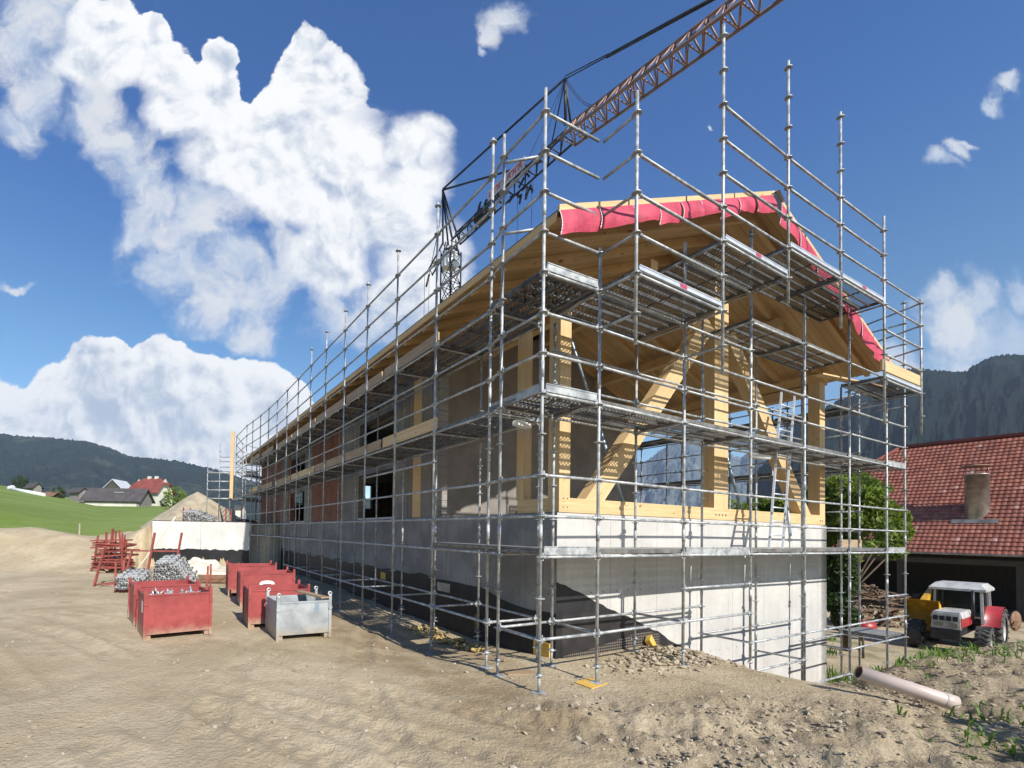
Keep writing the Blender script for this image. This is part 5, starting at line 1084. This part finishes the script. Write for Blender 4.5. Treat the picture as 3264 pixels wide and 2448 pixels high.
def vegetation():
    D = 17.0
    def bl(px, py, rp, d, ry=1.0): c = pix(px, py, d); r = rp/1544.6*d; return (c.x, c.y, c.z, r, r*ry, r)
    base = pix(2700,1990,D)
    tree('leafy_tree', 'bushy green tree between the new building and the tiled barn', 'tree', (base.x,base.y,-3.6),
         [bl(2690,1570,70,D),bl(2755,1590,62,D-.4),bl(2800,1640,60,D-.2),bl(2845,1700,38,D),bl(2700,1660,75,D),bl(2770,1700,60,D-.6),bl(2850,1755,30,D),bl(2690,1740,62,D),bl(2640,1640,70,D+.6),bl(2580,1600,55,D+1),bl(2500,1640,55,D+1.4),bl(2420,1650,55,D+1.8),bl(2360,1660,55,D+2),bl(2460,1690,60,D+1.5),bl(2790,1745,45,D-.3),bl(2560,1700,60,D+1)], 34000, .085, 11, 3.2)
    tree('shrub', 'darker shrub at the foot of the tree beside the gable wall', 'shrub', (base.x-.4,base.y-1.0,-3.6),
         [bl(2670,1800,45,15.6),bl(2680,1860,45,15.4),bl(2665,1920,42,15.2),bl(2700,1830,32,15.2),bl(2690,1965,38,15)], 11000, .06, 13, .8, 'leaf2', r=.04)
    leaf_b = [(6.9,2.5,-.9,.7,.6,.6),(7.4,2.9,-.5,.6,.6,.55),(6.6,2.2,-.3,.45,.45,.5),(7.9,3.2,-1.0,.6,.5,.5)]
    tree('shrub', 'shrub beside the camera casting its shadow on the right bank', 'shrub', (7.1,2.6,-1.5), leaf_b, 3500, .06, 17, .9, 'leaf', r=.03)
    # distant trees
    for i, (x, y, d, r, lab) in enumerate(((65,1551,165,2.2,'round dark tree left of the highest grey hut'),(186,1580,135,1.4,'small bush right of the low shelter'),(521,1614,122,.9,'dark bush at the corner of the white farmhouse'),(560,1605,95,2.0,'pale bushy tree behind the left side of the gravel heap'),(700,1625,60,1.9,'green tree right of the gravel heap behind the scaffold bay'),(732,1640,58,1.5,'smaller tree close to the long scaffold end'))):
        c = pix(x, y, d); zb0 = gz(c.x, c.y); tree('distant_tree', lab, 'tree', (c.x, c.y, zb0), [(c.x, c.y, zb0+r*1.1, r*1.1, r, r*1.1), (c.x+r*.6, c.y, zb0+r*.8, r*.8, r*.7, r*.8)], 1500, r*.13, 20+i, r*.8, 'leaf2' if i != 3 else 'leaf', 'trees around the farm')
    # weeds on the right bank
    rs = np.random.RandomState(31); n = 9000; X = rs.uniform(4.6, 13, n); Y = rs.uniform(3.4, 11, n)
    pw = sst(.55, .72, fbm(X*.9, Y*.9, 3, 88))*sst(6.8,8.5,X)*.6+1.6*np.exp(-((X-9.2)/.8)**2-((Y-8.0)/.45)**2)+.9*np.exp(-((X-6.3)/.45)**2-((Y-5.05)/.3)**2)+1.1*np.exp(-((X-5.5)/.35)**2-((Y-4.15)/.35)**2); k_ = rs.rand(n) < pw*.38; X, Y = X[k_], Y[k_]; n = len(X); Z = ground_z(X, Y)
    V, Fc = [], []
    for x, y, z in zip(X, Y, Z):
        for q in range(rs.randint(3, 7)):
            a = rs.rand()*6.28; h = .04+.17*rs.rand()**2.2; w = .003+.007*rs.rand(); d = np.array([math.cos(a), math.sin(a), 0]); e = np.array([-d[1], d[0], 0]); p = np.array([x, y, z])+rs.randn(3)*[.03,.03,0]
            k0 = len(V); V += [p-e*w, p+e*w, p+d*h*.35+e*w*1.3+[0,0,h*.7], p+d*h*.35-e*w*1.3+[0,0,h*.7]]; Fc.append((k0,k0+1,k0+2,k0+3)); V += [p+d*h*.35-e*w*1.3+[0,0,h*.7], p+d*h*.35+e*w*1.3+[0,0,h*.7], p+d*h*.9+e*w*.2+[0,0,h*.85], p+d*h*.9-e*w*.2+[0,0,h*.85]]; Fc.append((k0+4,k0+5,k0+6,k0+7))
    o = npmesh('weeds', np.array(V), np.array(Fc), M['weed'], smooth=False); tag(o, 'green weeds and grass tufts on the right bank', 'weeds', kind='stuff')
    n = 6000; X = rs.uniform(11.5, 17, n); Y = rs.uniform(13, 19, n); k_ = rs.rand(n) < sst(.45, .6, fbm(X*.6, Y*.6, 3, 18)); X, Y = X[k_], Y[k_]; Z = ground_z(X, Y); V, Fc = [], []
    for x, y, z in zip(X, Y, Z):
        a = rs.rand()*6.28; h = .08+.2*rs.rand(); w = .02; d = np.array([math.cos(a), math.sin(a), 0]); e = np.array([-d[1], d[0], 0]); p = np.array([x, y, z]); k0 = len(V); V += [p-e*w, p+e*w, p+d*h*.4+[0,0,h]+e*w*.2, p+d*h*.4+[0,0,h]-e*w*.2]; Fc.append((k0,k0+1,k0+2,k0+3))
    o = npmesh('yard_grass', np.array(V), np.array(Fc), M['weed'], smooth=False); tag(o, 'rough grass growing in the lower yard behind the gable', 'grass', kind='stuff')
vegetation()
# ------------------------------------------------------------------ tiled barn on the right
def tile_mat():
    m, k, b, o = new_mat('red_clay_roof_tiles'); tc = k.add('ShaderNodeTexCoord'); sep = k.add('ShaderNodeSeparateXYZ'); k.l.new(tc.outputs['UV'], sep.inputs[0]); u, v = sep.outputs[0], sep.outputs[1]
    iu = k.math('FLOOR', k.math('DIVIDE', u, .22)); iv = k.math('FLOOR', k.math('DIVIDE', v, .30)); cb = k.add('ShaderNodeCombineXYZ'); k.l.new(iu, cb.inputs[0]); k.l.new(iv, cb.inputs[1])
    wn = k.add('ShaderNodeTexWhiteNoise', noise_dimensions='2D'); k.l.new(cb.outputs[0], wn.inputs['Vector']); n = k.noise(tc.outputs['Object'], .7, 4, .6)
    c = k.mix(k.ramp(wn.outputs[0], .2, .9), (.27,.09,.055), (.37,.14,.085)); c = k.mix(k.math('MULTIPLY', k.ramp(n, .4, .7), .5), c, (.15,.06,.05)); c = k.mix(k.ramp(wn.outputs[0], .985, .99), c, (.45,.25,.19))
    k.set(b, 'Base Color', c); k.set(b, 'Roughness', .6); M['tiles'] = m
tile_mat()
def tiled_barn():
    t = thing('tiled_barn', (28,26,-3.6), 'farm barn with large red tiled roof and dark open front', 'barn')
    PE = Vector((31.07,24.0,0)); ez, rz, run = -.37, 6.55, 6.5
    P = lambda s_, t_, z: PE+E1*s_+E2*t_+EZ*z
    t0, t1, tr1 = -14.0, 9.4, 6.2
    # displaced tile courses as real geometry
    Ls = math.hypot(run, rz-ez); rows = int(Ls/.30); du = .22; nc = int((t1-t0)/du); sub = 6
    uu = np.linspace(t0, t1, nc*sub+1); V, F_, UV = [], [], []
    prof = .028*np.abs(np.sin(PI*(uu-t0)/du))**.8
    dirv = np.array([E1.x*run/Ls, E1.y*run/Ls, (rz-ez)/Ls]); nrm = np.array([-E1.x*(rz-ez)/Ls, -E1.y*(rz-ez)/Ls, run/Ls]); e2 = np.array([E2.x, E2.y, 0]); O = np.array([PE.x, PE.y, ez])
    vv = []
    for r in range(rows): vv += [(r*.30, .050), (r*.30+.295, .002)]
    nV = len(uu)
    def lim(v_):   # hipped end: courses shorten above 60 % of the slope
        h = v_/Ls; return t1 if h < .62 else t1-(t1-tr1)*(h-.62)/.38
    for v_, h in vv:
        tt = np.minimum(uu, lim(v_)); pts = O+np.outer(tt, e2)+dirv*v_+np.outer(prof+h, nrm); V.append(pts); UV.append(np.stack([tt-t0, np.full_like(tt, v_)], -1))
    V = np.concatenate(V); UV = np.concatenate(UV); i, j = np.meshgrid(np.arange(len(vv)-1), np.arange(nV-1), indexing='ij'); b = i*nV+j; Fc = np.stack([b, b+1, b+nV+1, b+nV], -1).reshape(-1, 4)
    o = npmesh('roof', V, Fc, M['tiles'], smooth=False); ul = o.data.uv_layers.new(name='UVMap'); li = np.empty(len(o.data.loops), np.int32); o.data.loops.foreach_get('vertex_index', li); ul.data.foreach_set('uv', UV[li].astype(np.float32).ravel())
    o.parent = t; o.matrix_parent_inverse = Matrix.Translation(-t.location)
    m = MB(); m.face([P(0,t0,ez-.06), P(0,t1,ez-.06), P(run*.62,t1,ez+(rz-ez)*.62-.06), P(run,tr1,rz-.06), P(run,t0,rz-.06)]); m.build('roof_underside', M['darkwood'], t)
    m = MB(); m.face([P(2*run,t0,ez), P(2*run,t1,ez), P(run*1.38,t1,ez+(rz-ez)*.62), P(run,tr1,rz), P(run,t0,rz)]); m.build('roof', M['redroof'], t)
    m = MB(); m.face([P(run*.62,t1,ez+(rz-ez)*.62), P(run*1.38,t1,ez+(rz-ez)*.62), P(run,tr1,rz)]); m.build('hip_end', M['redroof'], t)
    m = MB(); m.face([P(1.2,t1-.3,-3.8), P(2*run-1,t1-.3,-3.8), P(2*run-1,t1-.3,ez+1), P(run*1.38,t1-.3,ez+(rz-ez)*.6), P(run*.62,t1-.3,ez+(rz-ez)*.6), P(1.2,t1-.3,ez+.9)]); m.build('end_wall', M['darkwood'], t)
    m = MB(); m.path([P(run,u,rz+.05) for u in (t0,tr1)], .13, 10); m.path([P(run,tr1,rz+.04), P(run*.62,t1,ez+(rz-ez)*.62+.04)], .09, 8); m.build('ridge_tiles', M['redroof'], t)
    m = MB(); m.tube(P(-.1,t0,ez-.02), P(-.1,t1,ez-.02), .055, 8); m.build('gutter', M['flue'], t)
    m = MB(); m.beam(P(.55,t0,ez-.42), P(.55,t1,ez-.42), .2, .3); m.build('eave_beam', M['darkwood'], t)
    for u in (8.9, 4.6, .2, -4.0, -8.4, -12.6): m = MB(); m.beam(P(.55,u,-3.7), P(.55,u,ez-.57), .24, .24, up=E2); m.build('post', M['darkwood'], t)
    m = MB(); m.face([P(6.2,t0,-3.8), P(6.2,t1,-3.8), P(6.2,t1,4), P(6.2,t0,4)], [(-3.8,t0),(-3.8,t1),(4,t1),(4,t0)]); m.face([P(.2,t0,-3.8), P(6.2,t0,-3.8), P(6.2,t0,4), P(.2,t0,ez)]); m.build('back_wall', M['darkwood'], t)
    # flue
    fc = None
    q = Vector((32.11,26.79,1.95)); fl = thing('roof_flue', q, 'wide round metal flue with flat cap standing on the tiled roof', 'chimney flue')
    s_, u_ = st_of(np.array([q.x]), np.array([q.y])); 
    rr = .46; zb0 = q.z-.1
    m = MB(); m.lathe((q.x,q.y,zb0-1.0), [(rr,0),(rr,3.12),(rr*1.03,3.12),(rr*1.03,3.2),(rr*.97,3.2)], 36); m.build('flue_pipe', M['flue'], fl)
    m = MB(); m.face([Vector((q.x,q.y,zb0+2.12))+Vector((math.cos(a)*rr*.97, math.sin(a)*rr*.97, 0)) for a in [2*PI*i/24 for i in range(24)]]); m.build('flue_mouth', M['dark'], fl)
    for a in (.4, 2.0, 3.6, 5.2): m = MB(); p = Vector((q.x+math.cos(a)*rr*.9, q.y+math.sin(a)*rr*.9, zb0+2.1)); m.tube(p, p+EZ*.55, .02, 6); m.build('stay', M['flue'], fl)
    m = MB(); m.lathe((q.x,q.y,zb0+2.6), [(rr*1.25,0),(rr*1.25,.04),(.05,.16),(0,.17)], 32); m.lathe((q.x,q.y,zb0+2.6), [(0,.0),(rr*1.25,0)], 32); m.build('cap', M['rust'], fl)
    m = MB(); nn = Vector(nrm)
    dv = Vector(dirv); m.box(q-E2*.85-dv*.95+nn*.05, E2*1.7, dv*.3, nn*.02); m.build('flashing', M['flue'], fl)
tiled_barn()
def tractor():
    # local frame: x forward, y left, z up
    yaw_dir = Vector((-.86,-.55,0)); yaw_dir.normalize(); lf = EZ.cross(yaw_dir)
    O = Vector((21.45,18.4,-3.62)); t = thing('tractor', O, 'red and white cab tractor parked before the dark barn opening', 'tractor')
    Q = lambda x, y, z: O+yaw_dir*x+lf*y+EZ*z
    def bx(m, x0, x1, y0, y1, z0, z1, tx=0, ty=0):
        m.hexa([Q(x0,y0,z0), Q(x1,y0,z0), Q(x1,y1,z0), Q(x0,y1,z0), Q(x0+tx,y0+ty,z1), Q(x1-tx,y0+ty,z1), Q(x1-tx,y1-ty,z1), Q(x0+tx,y1-ty,z1)])
    def wheel(x, y, r, w, nm):
        wr = MB(); c = Q(x, y, r); ax = lf
        wr.lathe(c-ax*w/2, [(r*.60,0),(r*.86,0),(r*.97,w*.12),(r,w*.3),(r,w*.7),(r*.97,w*.88),(r*.86,w),(r*.60,w)], 32, ax)
        n = 20
        for i in range(n):
            for sgn in (0, 1):
                a = 2*PI*(i+.5*sgn)/n; d0 = yaw_dir*math.cos(a)+EZ*math.sin(a); d1 = yaw_dir*math.cos(a+.22)+EZ*math.sin(a+.22); y0 = -w/2 if sgn == 0 else w/2
                p0 = c+ax*y0+d0*r*.985; p1 = c+ax*(y0*.06)+d1*r*1.0; wr.beam(p0, p1, .055*r/.6, .05, up=(d0+d1))
        ob = wr.build(nm, M['rubber'], t)
        rm = MB(); rm.lathe(c-ax*w*.42, [(r*.61,0),(r*.58,.04),(r*.50,w*.3),(r*.2,w*.28),(r*.18,w*.1),(0,w*.1)], 28, ax); rm.lathe(c+ax*w*.42, [(r*.61,0),(r*.58,-.04),(r*.50,-w*.3),(r*.2,-w*.28),(r*.18,-w*.1),(0,-w*.1)], 28, ax); rm.build('rim', M['tractor_white'], ob)
    for y in (-.82,.82): wheel(.0, y, .74, .42, 'rear_wheel')
    for y in (-.80,.80): wheel(2.15, y, .50, .34, 'front_wheel')
    m = MB(); bx(m, -.35, 2.45, -.24, .24, .55, .95); bx(m, 2.1, 2.2, -.7, .7, .42, .58); bx(m, -.1, .1, -.7, .7, .6, .85); m.build('chassis', M['dark'], t)
    m = MB(); bx(m, .85, 2.62, -.36, .36, .92, 1.24, .0, .0); m.build('engine_side', M['tractor_red'], t)
    m = MB(); bx(m, .85, 2.60, -.38, .38, 1.24, 1.44, .02, .07); m.build('bonnet', M['tractor_white'], t)
    m = MB(); bx(m, 2.60, 2.68, -.35, .35, .86, 1.40, .01, .03); g = m.build('grille', M['tractor_white'], t)
    m = MB()
    for i in range(4): bx(m, 2.675, 2.70, -.30+i*.155, -.18+i*.155, 1.14, 1.30)
    m.build('grille_slots', M['glass'], g)
    for y0 in (-.28,.06): m = MB(); bx(m, 2.675, 2.71, y0, y0+.22, .94, 1.07); m.build('headlight', M['flue'], t)
    m = MB(); bx(m, 2.5, 2.75, -.34, .34, .50, .84); m.build('front_weight', M['dark'], t)
    # cab
    m = MB()
    for (x, y, tx) in ((.78,-.60,-.06),(.78,.60,-.06),(-.62,-.62,.05),(-.62,.62,.05),(.05,-.66,0),(.05,.66,0)): m.beam(Q(x,y,.95), Q(x+tx,y*.94,2.12), .07, .07, up=yaw_dir)
    bx(m, -.65, .8, -.66, -.60, .95, 1.12); bx(m, -.65, .8, .60, .66, .95, 1.12); m.build('cab_frame', M['tractor_white'], t)
    m = MB(); bx(m, -.6, .76, -.6, .6, .9, 1.0); bx(m, -.35, -.0, -.25, .25, 1.0, 1.45); m.tube(Q(.45,0,1.1), Q(.32,0,1.5), .02, 8); m.build('seat', M['dark'], t)
    gm = bpy.data.materials.get('cab_glass')
    if gm is None:
        gm, k, b, o = new_mat('cab_glass'); k.set(b, 'Base Color', (.06,.07,.06)); k.set(b, 'Roughness', .05); tr = k.add('ShaderNodeBsdfTransparent'); tr.inputs[0].default_value = (.45,.5,.45,1); mx = k.add('ShaderNodeMixShader'); mx.inputs[0].default_value = .72; k.l.new(b.outputs[0], mx.inputs[1]); k.l.new(tr.outputs[0], mx.inputs[2]); k.l.new(mx.outputs[0], o.inputs[0])
    for q in ([Q(.79,-.56,1.1),Q(.79,.56,1.1),Q(.73,.53,2.1),Q(.73,-.53,2.1)], [Q(-.60,-.64,1.15),Q(.75,-.63,1.15),Q(.70,-.60,2.1),Q(-.56,-.60,2.1)], [Q(-.60,.64,1.15),Q(.75,.63,1.15),Q(.70,.60,2.1),Q(-.56,.60,2.1)], [Q(-.63,-.58,1.15),Q(-.63,.58,1.15),Q(-.58,.55,2.1),Q(-.58,-.55,2.1)]): m = MB(); m.face(q); m.build('cab_window', gm, t)
    m = MB(); bx(m, -.78, .95, -.70, .70, 2.10, 2.18); bx(m, -.78, .95, -.70, .70, 2.18, 2.36, .22, .14); m.build('cab_roof', M['tractor_white'], t)
    for s_ in (-1, 1):
        m = MB(); n = 9
        for i in range(n):
            a0 = math.radians(10+150*i/n); a1 = math.radians(10+150*(i+1)/n); ri = .84
            p = lambda a, y: Q(math.cos(a)*ri, y, .74+math.sin(a)*ri*.98)
            y0, y1 = s_*.56, s_*1.02; m.face([p(a0,y0), p(a1,y0), p(a1,y1), p(a0,y1)], None, True)
            m.face([Q(.0,y0,.85), p(a0,y0), p(a1,y0)])
        m.build('mudguard', M['tractor_red'], t)
    m = MB(); m.tube(Q(1.15,.42,1.1), Q(1.15,.42,2.15), .045, 10); m.build('exhaust', M['dark'], t)
    m = MB(); m.tube(Q(.8,-.68,1.9), Q(.95,-1.0,1.85), .015, 6); bx(m, .93, .97, -1.12, -.94, 1.5, 1.85); m.build('mirror', M['dark'], t)
    # yellow front-loader bucket on another machine behind
    o = thing('yellow_bucket', Q(-.3,-3.1,1.2), 'yellow digger bucket raised left of the tractor in the dark barn', 'digger bucket')
    C = pix(2935,1915,18.0); m = MB(); n = 8; pr = [(0,.05),(.34,-.12),(.52,-.42),(.44,-.72),(.10,-.86)]
    for (a, b), (c, d) in zip(pr, pr[1:]): m.face([C+yaw_dir*-a+EZ*b-lf*.45, C+yaw_dir*-c+EZ*d-lf*.45, C+yaw_dir*-c+EZ*d+lf*.45, C+yaw_dir*-a+EZ*b+lf*.45], None, False)
    for s_ in (-.45,.45): m.face([C+lf*s_+yaw_dir*-a+EZ*b for a, b in pr])
    for k_ in range(5): m.beam(C+lf*(-.4+k_*.2)+yaw_dir*-.1-EZ*.86, C+lf*(-.4+k_*.2)+yaw_dir*.12-EZ*1.0, .07, .04)
    m.build('bucket_shell', M['yellow'], o); m = MB(); m.beam(C-EZ*.1-yaw_dir*.3, C-yaw_dir*1.6+EZ*.3, .16, .22); m.build('loader_arm', M['yellow'], o)
    # red disc / rusty implement behind the tractor, drum and woodpile
    m = MB(); c = Q(-1.55,1.15,.95); m.lathe(c, [(0,0),(.36,.02),(.38,.05),(.36,.08),(0,.1)], 26, Vector((-.65,.76,0))+Vector((.3,.25,0))); m.beam(c+yaw_dir*.1, c+yaw_dir*.9-EZ*.2, .08, .08); tag(m.build('rusty_disc', M['rust'], None), 'round rusty farm implement behind the rear wheel of the tractor', 'implement')
    c = pix(2722,1975,19); m = MB(); m.lathe((c.x,c.y,c.z-.28), [(0,0),(.27,0),(.27,.6),(0,.6)], 22, (.8,-.5,.05)); tag(m.build('red_drum', M['tractor_red'], None), 'red steel drum lying below the woodpile', 'drum')
    rs = np.random.RandomState(8); m = MB(); c0 = pix(2790,1985,21.5)
    for i in range(420):
        u = rs.rand(); h = rs.rand()*(1.9-1.2*abs(u-.45)**1.2); p = Vector((c0.x-1.3+u*2.8, c0.y+rs.rand()*1.0, -3.6+h)); d = Vector((rs.randn(), rs.randn()*.6, rs.randn()*.18)).normalized()*(.12+.28*rs.rand()**2); m.beam(p-d, p+d, .03+.08*rs.rand(), .02+.05*rs.rand())
    tag(m.build('woodpile', M['pilewood_shade'], None), 'untidy pile of old boards and firewood beside the dark barn', 'woodpile', kind=None)
tractor()
# ------------------------------------------------------------------ tower crane
def crane():
    mx, my = 4.42, 42.7; t = thing('tower_crane', (mx,my,0), 'lattice tower crane rising behind the building with its jib overhead', 'crane')
    def lattice(name, mat, A, B, wa, wb, n, r, sides='box', up=EZ, parent=t, rb=None):
        A, B = Vector(A), Vector(B); d = (B-A).normalized(); x = d.cross(up).normalized() if abs(d.dot(up)) < .98 else Vector((.8,.6,0)); y = x.cross(d).normalized(); m = MB()
        if sides == 'box': cs = [(-1,-1),(1,-1),(1,1),(-1,1)]
        else: cs = [(-1,-.62),(1,-.62),(0,1.0)]
        def pt(i, u): w = (wa+(wb-wa)*u)/2; return A.lerp(B, u)+x*cs[i][0]*w+y*cs[i][1]*w
        k = len(cs)
        for i in range(k): m.tube(pt(i,0), pt(i,1), rb or r, 8)
        for j in range(n):
            u0, u1 = j/n, (j+1)/n
            for i in range(k):
                q = (i+1) % k
                if sides == 'box': m.tube(pt(i,u0), pt(q,u1), r*.55, 5); m.tube(pt(q,u0), pt(i,u1), r*.55, 5); m.tube(pt(i,u0), pt(q,u0), r*.55, 5)
                else:
                    um = (u0+u1)/2
                    if 2 in (i, q): lo = i if q == 2 else q; m.tube(pt(lo,u0), pt(2,um), r*.6, 6); m.tube(pt(2,um), pt(lo,u1), r*.6, 6)
                    else: m.tube(pt(i,u0), pt(q,u1), r*.5, 5); m.tube(pt(i,u0), pt(q,u0), r*.5, 5)
        return m.build(name, M[mat], parent)
    lattice('mast', 'navy', (mx,my,-1), (mx,my,25.2), 1.25, 1.25, 18, .07)
    m = MB()
    top = Vector((mx,my,26.2))
    for a in range(0, 360, 45): d = Vector((math.cos(math.radians(a)), math.sin(math.radians(a)), 0)); m.tube(top-EZ*1.0+d*.65, top+d*.5, .06, 6); m.tube(top-EZ*.9+d*.7, top-EZ*.9+Vector((-d.y,d.x,0))*.7, .06, 6)
    m.lathe((mx,my,25.1), [(.75,0),(.75,.2),(.5,.25)], 20); m.build('slewing_unit', M['navy'], t)
    # cab-like cabinet with a plate
    c = Vector((mx-.62,my-.82,23.65)); m = MB(); m.box(c, (1.15,.18,0), (-.15,.85,0), (0,0,1.35)); cb = m.build('cabinet', M['white'], t)
    m = MB(); p = c+Vector((.36,.03,.5)); 
    for i, (w, h) in enumerate(((.10,.16),(.05,.0),(.16,.13),(.13,.13),(.14,.13))):
        if h: m.box(p+Vector((i*.15,i*.024-.02,-.01*i)), (w*.8,w*.12,0), (0,.01,0), (0,0,h))
    m.build('plate_lettering', M['ink'], cb)
    JA = pix(1452,762,41.6); JM = pix(1812,430,31.5); JC = pix(2400,-8,21.5)
    peak = Vector((3.52,42,30.4))
    JB = JA+(JM-JA)*2.2
    lattice('jib', 'navy', JA, JM, 1.0, 1.0, 11, .075, 'tri')
    lattice('jib', 'cranegrey', JM, JC+(JC-JM)*.3, 1.35, 1.35, 17, .085, 'tri')
    d = (JB-JA).normalized(); x = d.cross(EZ).normalized()
    m = MB()
    for s_ in (-1, 1): m.tube(JA+x*s_*.4, peak, .09, 8); m.tube(Vector((mx-.5,my,26.0))+x*s_*.3, peak, .08, 8)
    m.build('tower_head', M['navy'], t)
    kp = Vector((10.33,30.6,29.6)); kb = JM+EZ*.5
    m = MB(); m.tube(kb+x*.3, kp, .09, 8); m.tube(kb-x*.3, kp, .07, 8); m.tube(kb-d*1.4, kp, .045, 6); m.build('king_post', M['navy'], t)
    m = MB(); m.tube(peak, kp, .05, 6); m.tube(peak+EZ*.12, kp+EZ*.1, .04, 6); q = pix(1935,180,27.5); m.tube(kp, q, .035, 6); m.tube(kp+EZ*.2, q+EZ*.12, .035, 6); m.tube(q, pix(2330,-35,22), .10, 8); m.tube(peak, pix(1725,515,34), .085, 8)
    m.build('stay_bars', M['navy'], t)
    m = MB(); a, b = kp, JM.lerp(JC, .36)+EZ*.8
    pts = [a.lerp(b, i/12)-EZ*(1.6*math.sin(PI*i/12)) for i in range(13)]; m.path(pts, .018, 4); m.path([p+EZ*.15-x*.1 for p in pts], .018, 4); m.tube(kp, JA.lerp(JB,.36)+EZ*.5, .015, 4); m.tube(kp, JA.lerp(JB,.30)+EZ*.5, .015, 4)
    m.build('cables', M['dark'], t)
    # banner on the jib
    A, B = JA.lerp(JB, .215)-x*.62+EZ*.02, JA.lerp(JB, .385)-x*.62+EZ*.02; xx = -x if (-x).y < 0 else x
    off = xx*.0
    m = MB(); A, B = JA.lerp(JB,.185)+xx*.62-EZ*.1, JA.lerp(JB,.33)+xx*.62-EZ*.1; m.box(A, B-A, xx*.03, EZ*.82); bn = m.build('banner', M['pinkwhite'], t)
    m = MB(); L_ = (B-A)
    rs = np.random.RandomState(3)
    for i in range(13):
        u = .05+i*.072; p = A+L_*u+xx*.034+EZ*.2
        m.beam(p, p+EZ*.45+d*(.1 if i % 2 else -.02), .02, .09, up=d)
        if i % 3: m.beam(p+EZ*.42, p+EZ*.42+d*.28, .02, .08, up=EZ); 
        if i % 2: m.beam(p+EZ*.2, p+EZ*.2+d*.25, .02, .07, up=EZ)
    m.build('banner_lettering', M['redink'], bn)
    # trolley, winch and hoist bits
    m = MB(); q = JA.lerp(JB, .30)-EZ*.9
    for i in range(14): p = q+d*(rs.rand()*1.6-.8)+x*(rs.rand()-.5)*.9+EZ*(rs.rand()*.9-.5); m.beam(p, p+d*.5*rs.randn()+EZ*.35*rs.randn(), .10, .12)
    for s_ in (-.5,.9): m.tube(q+d*s_, q+d*s_-EZ*9, .014, 4)
    m.build('trolley', M['dark'], t)
    m = MB(); q = JA.lerp(JB, .13)-EZ*.1; m.beam(q-d*.6, q+d*.5, .7, .75)
    for i in range(7): p = q+d*(rs.rand()*1.4-.7)+EZ*(.4+rs.rand()*.6); m.beam(p, p+d*.3+EZ*.3, .1, .12)
    m.build('winch', M['dark'], t)
    for u in (.05,.42): q = JM.lerp(JC, u); m = MB(); m.beam(q+x*.5-EZ*.3, q+EZ*.75+d*.15, .09, .06); m.beam(q-x*.5-EZ*.3, q+EZ*.75+d*.15, .09, .06); m.build('orange_bracket', M['cranewood'], t)
    # counter strut and hanging block
    c1, c0 = pix(1368,875,44), Vector((mx-.4,my,26.0)); m = MB(); m.tube(c0+x*.4, c1+x*.3, .08, 6); m.tube(c0-x*.4, c1-x*.3, .08, 6)
    for i in range(5): m.tube(c0.lerp(c1,i/5)+x*.4, c0.lerp(c1,(i+1)/5)-x*.4, .04, 5)
    m.build('counter_strut', M['navy'], t)
    m = MB(); m.tube(peak, pix(1400,720,43), .02, 4); m.tube(pix(1400,720,43), c1, .03, 4); m.tube(c1, c1-EZ*11, .016, 4); m.tube(c1+x*.5, c1+x*.5-EZ*11, .02, 4); m.tube(c1, c1+x*.3-EZ*1.2, .10, 6); m.build('hoist_rope', M['dark'], t)
crane()
# ------------------------------------------------------------------ air
def haze():
    m = bpy.data.materials.new('haze_air'); m.use_nodes = True; k = NT(m.node_tree); k.n.clear()
    v = k.add('ShaderNodeVolumePrincipled'); v.inputs['Color'].default_value = (.62,.78,1,1); v.inputs['Density'].default_value = .00009; v.inputs['Anisotropy'].default_value = .0
    o = k.add('ShaderNodeOutputMaterial'); k.l.new(v.outputs[0], o.inputs['Volume'])
    b = MB(); b.box((-4600,-400,-80), (9600,0,0), (0,4900,0), (0,0,1150)); h = b.build('haze', m); tag(h, 'thin blue valley haze over the whole scene', 'haze', kind='stuff')
haze()
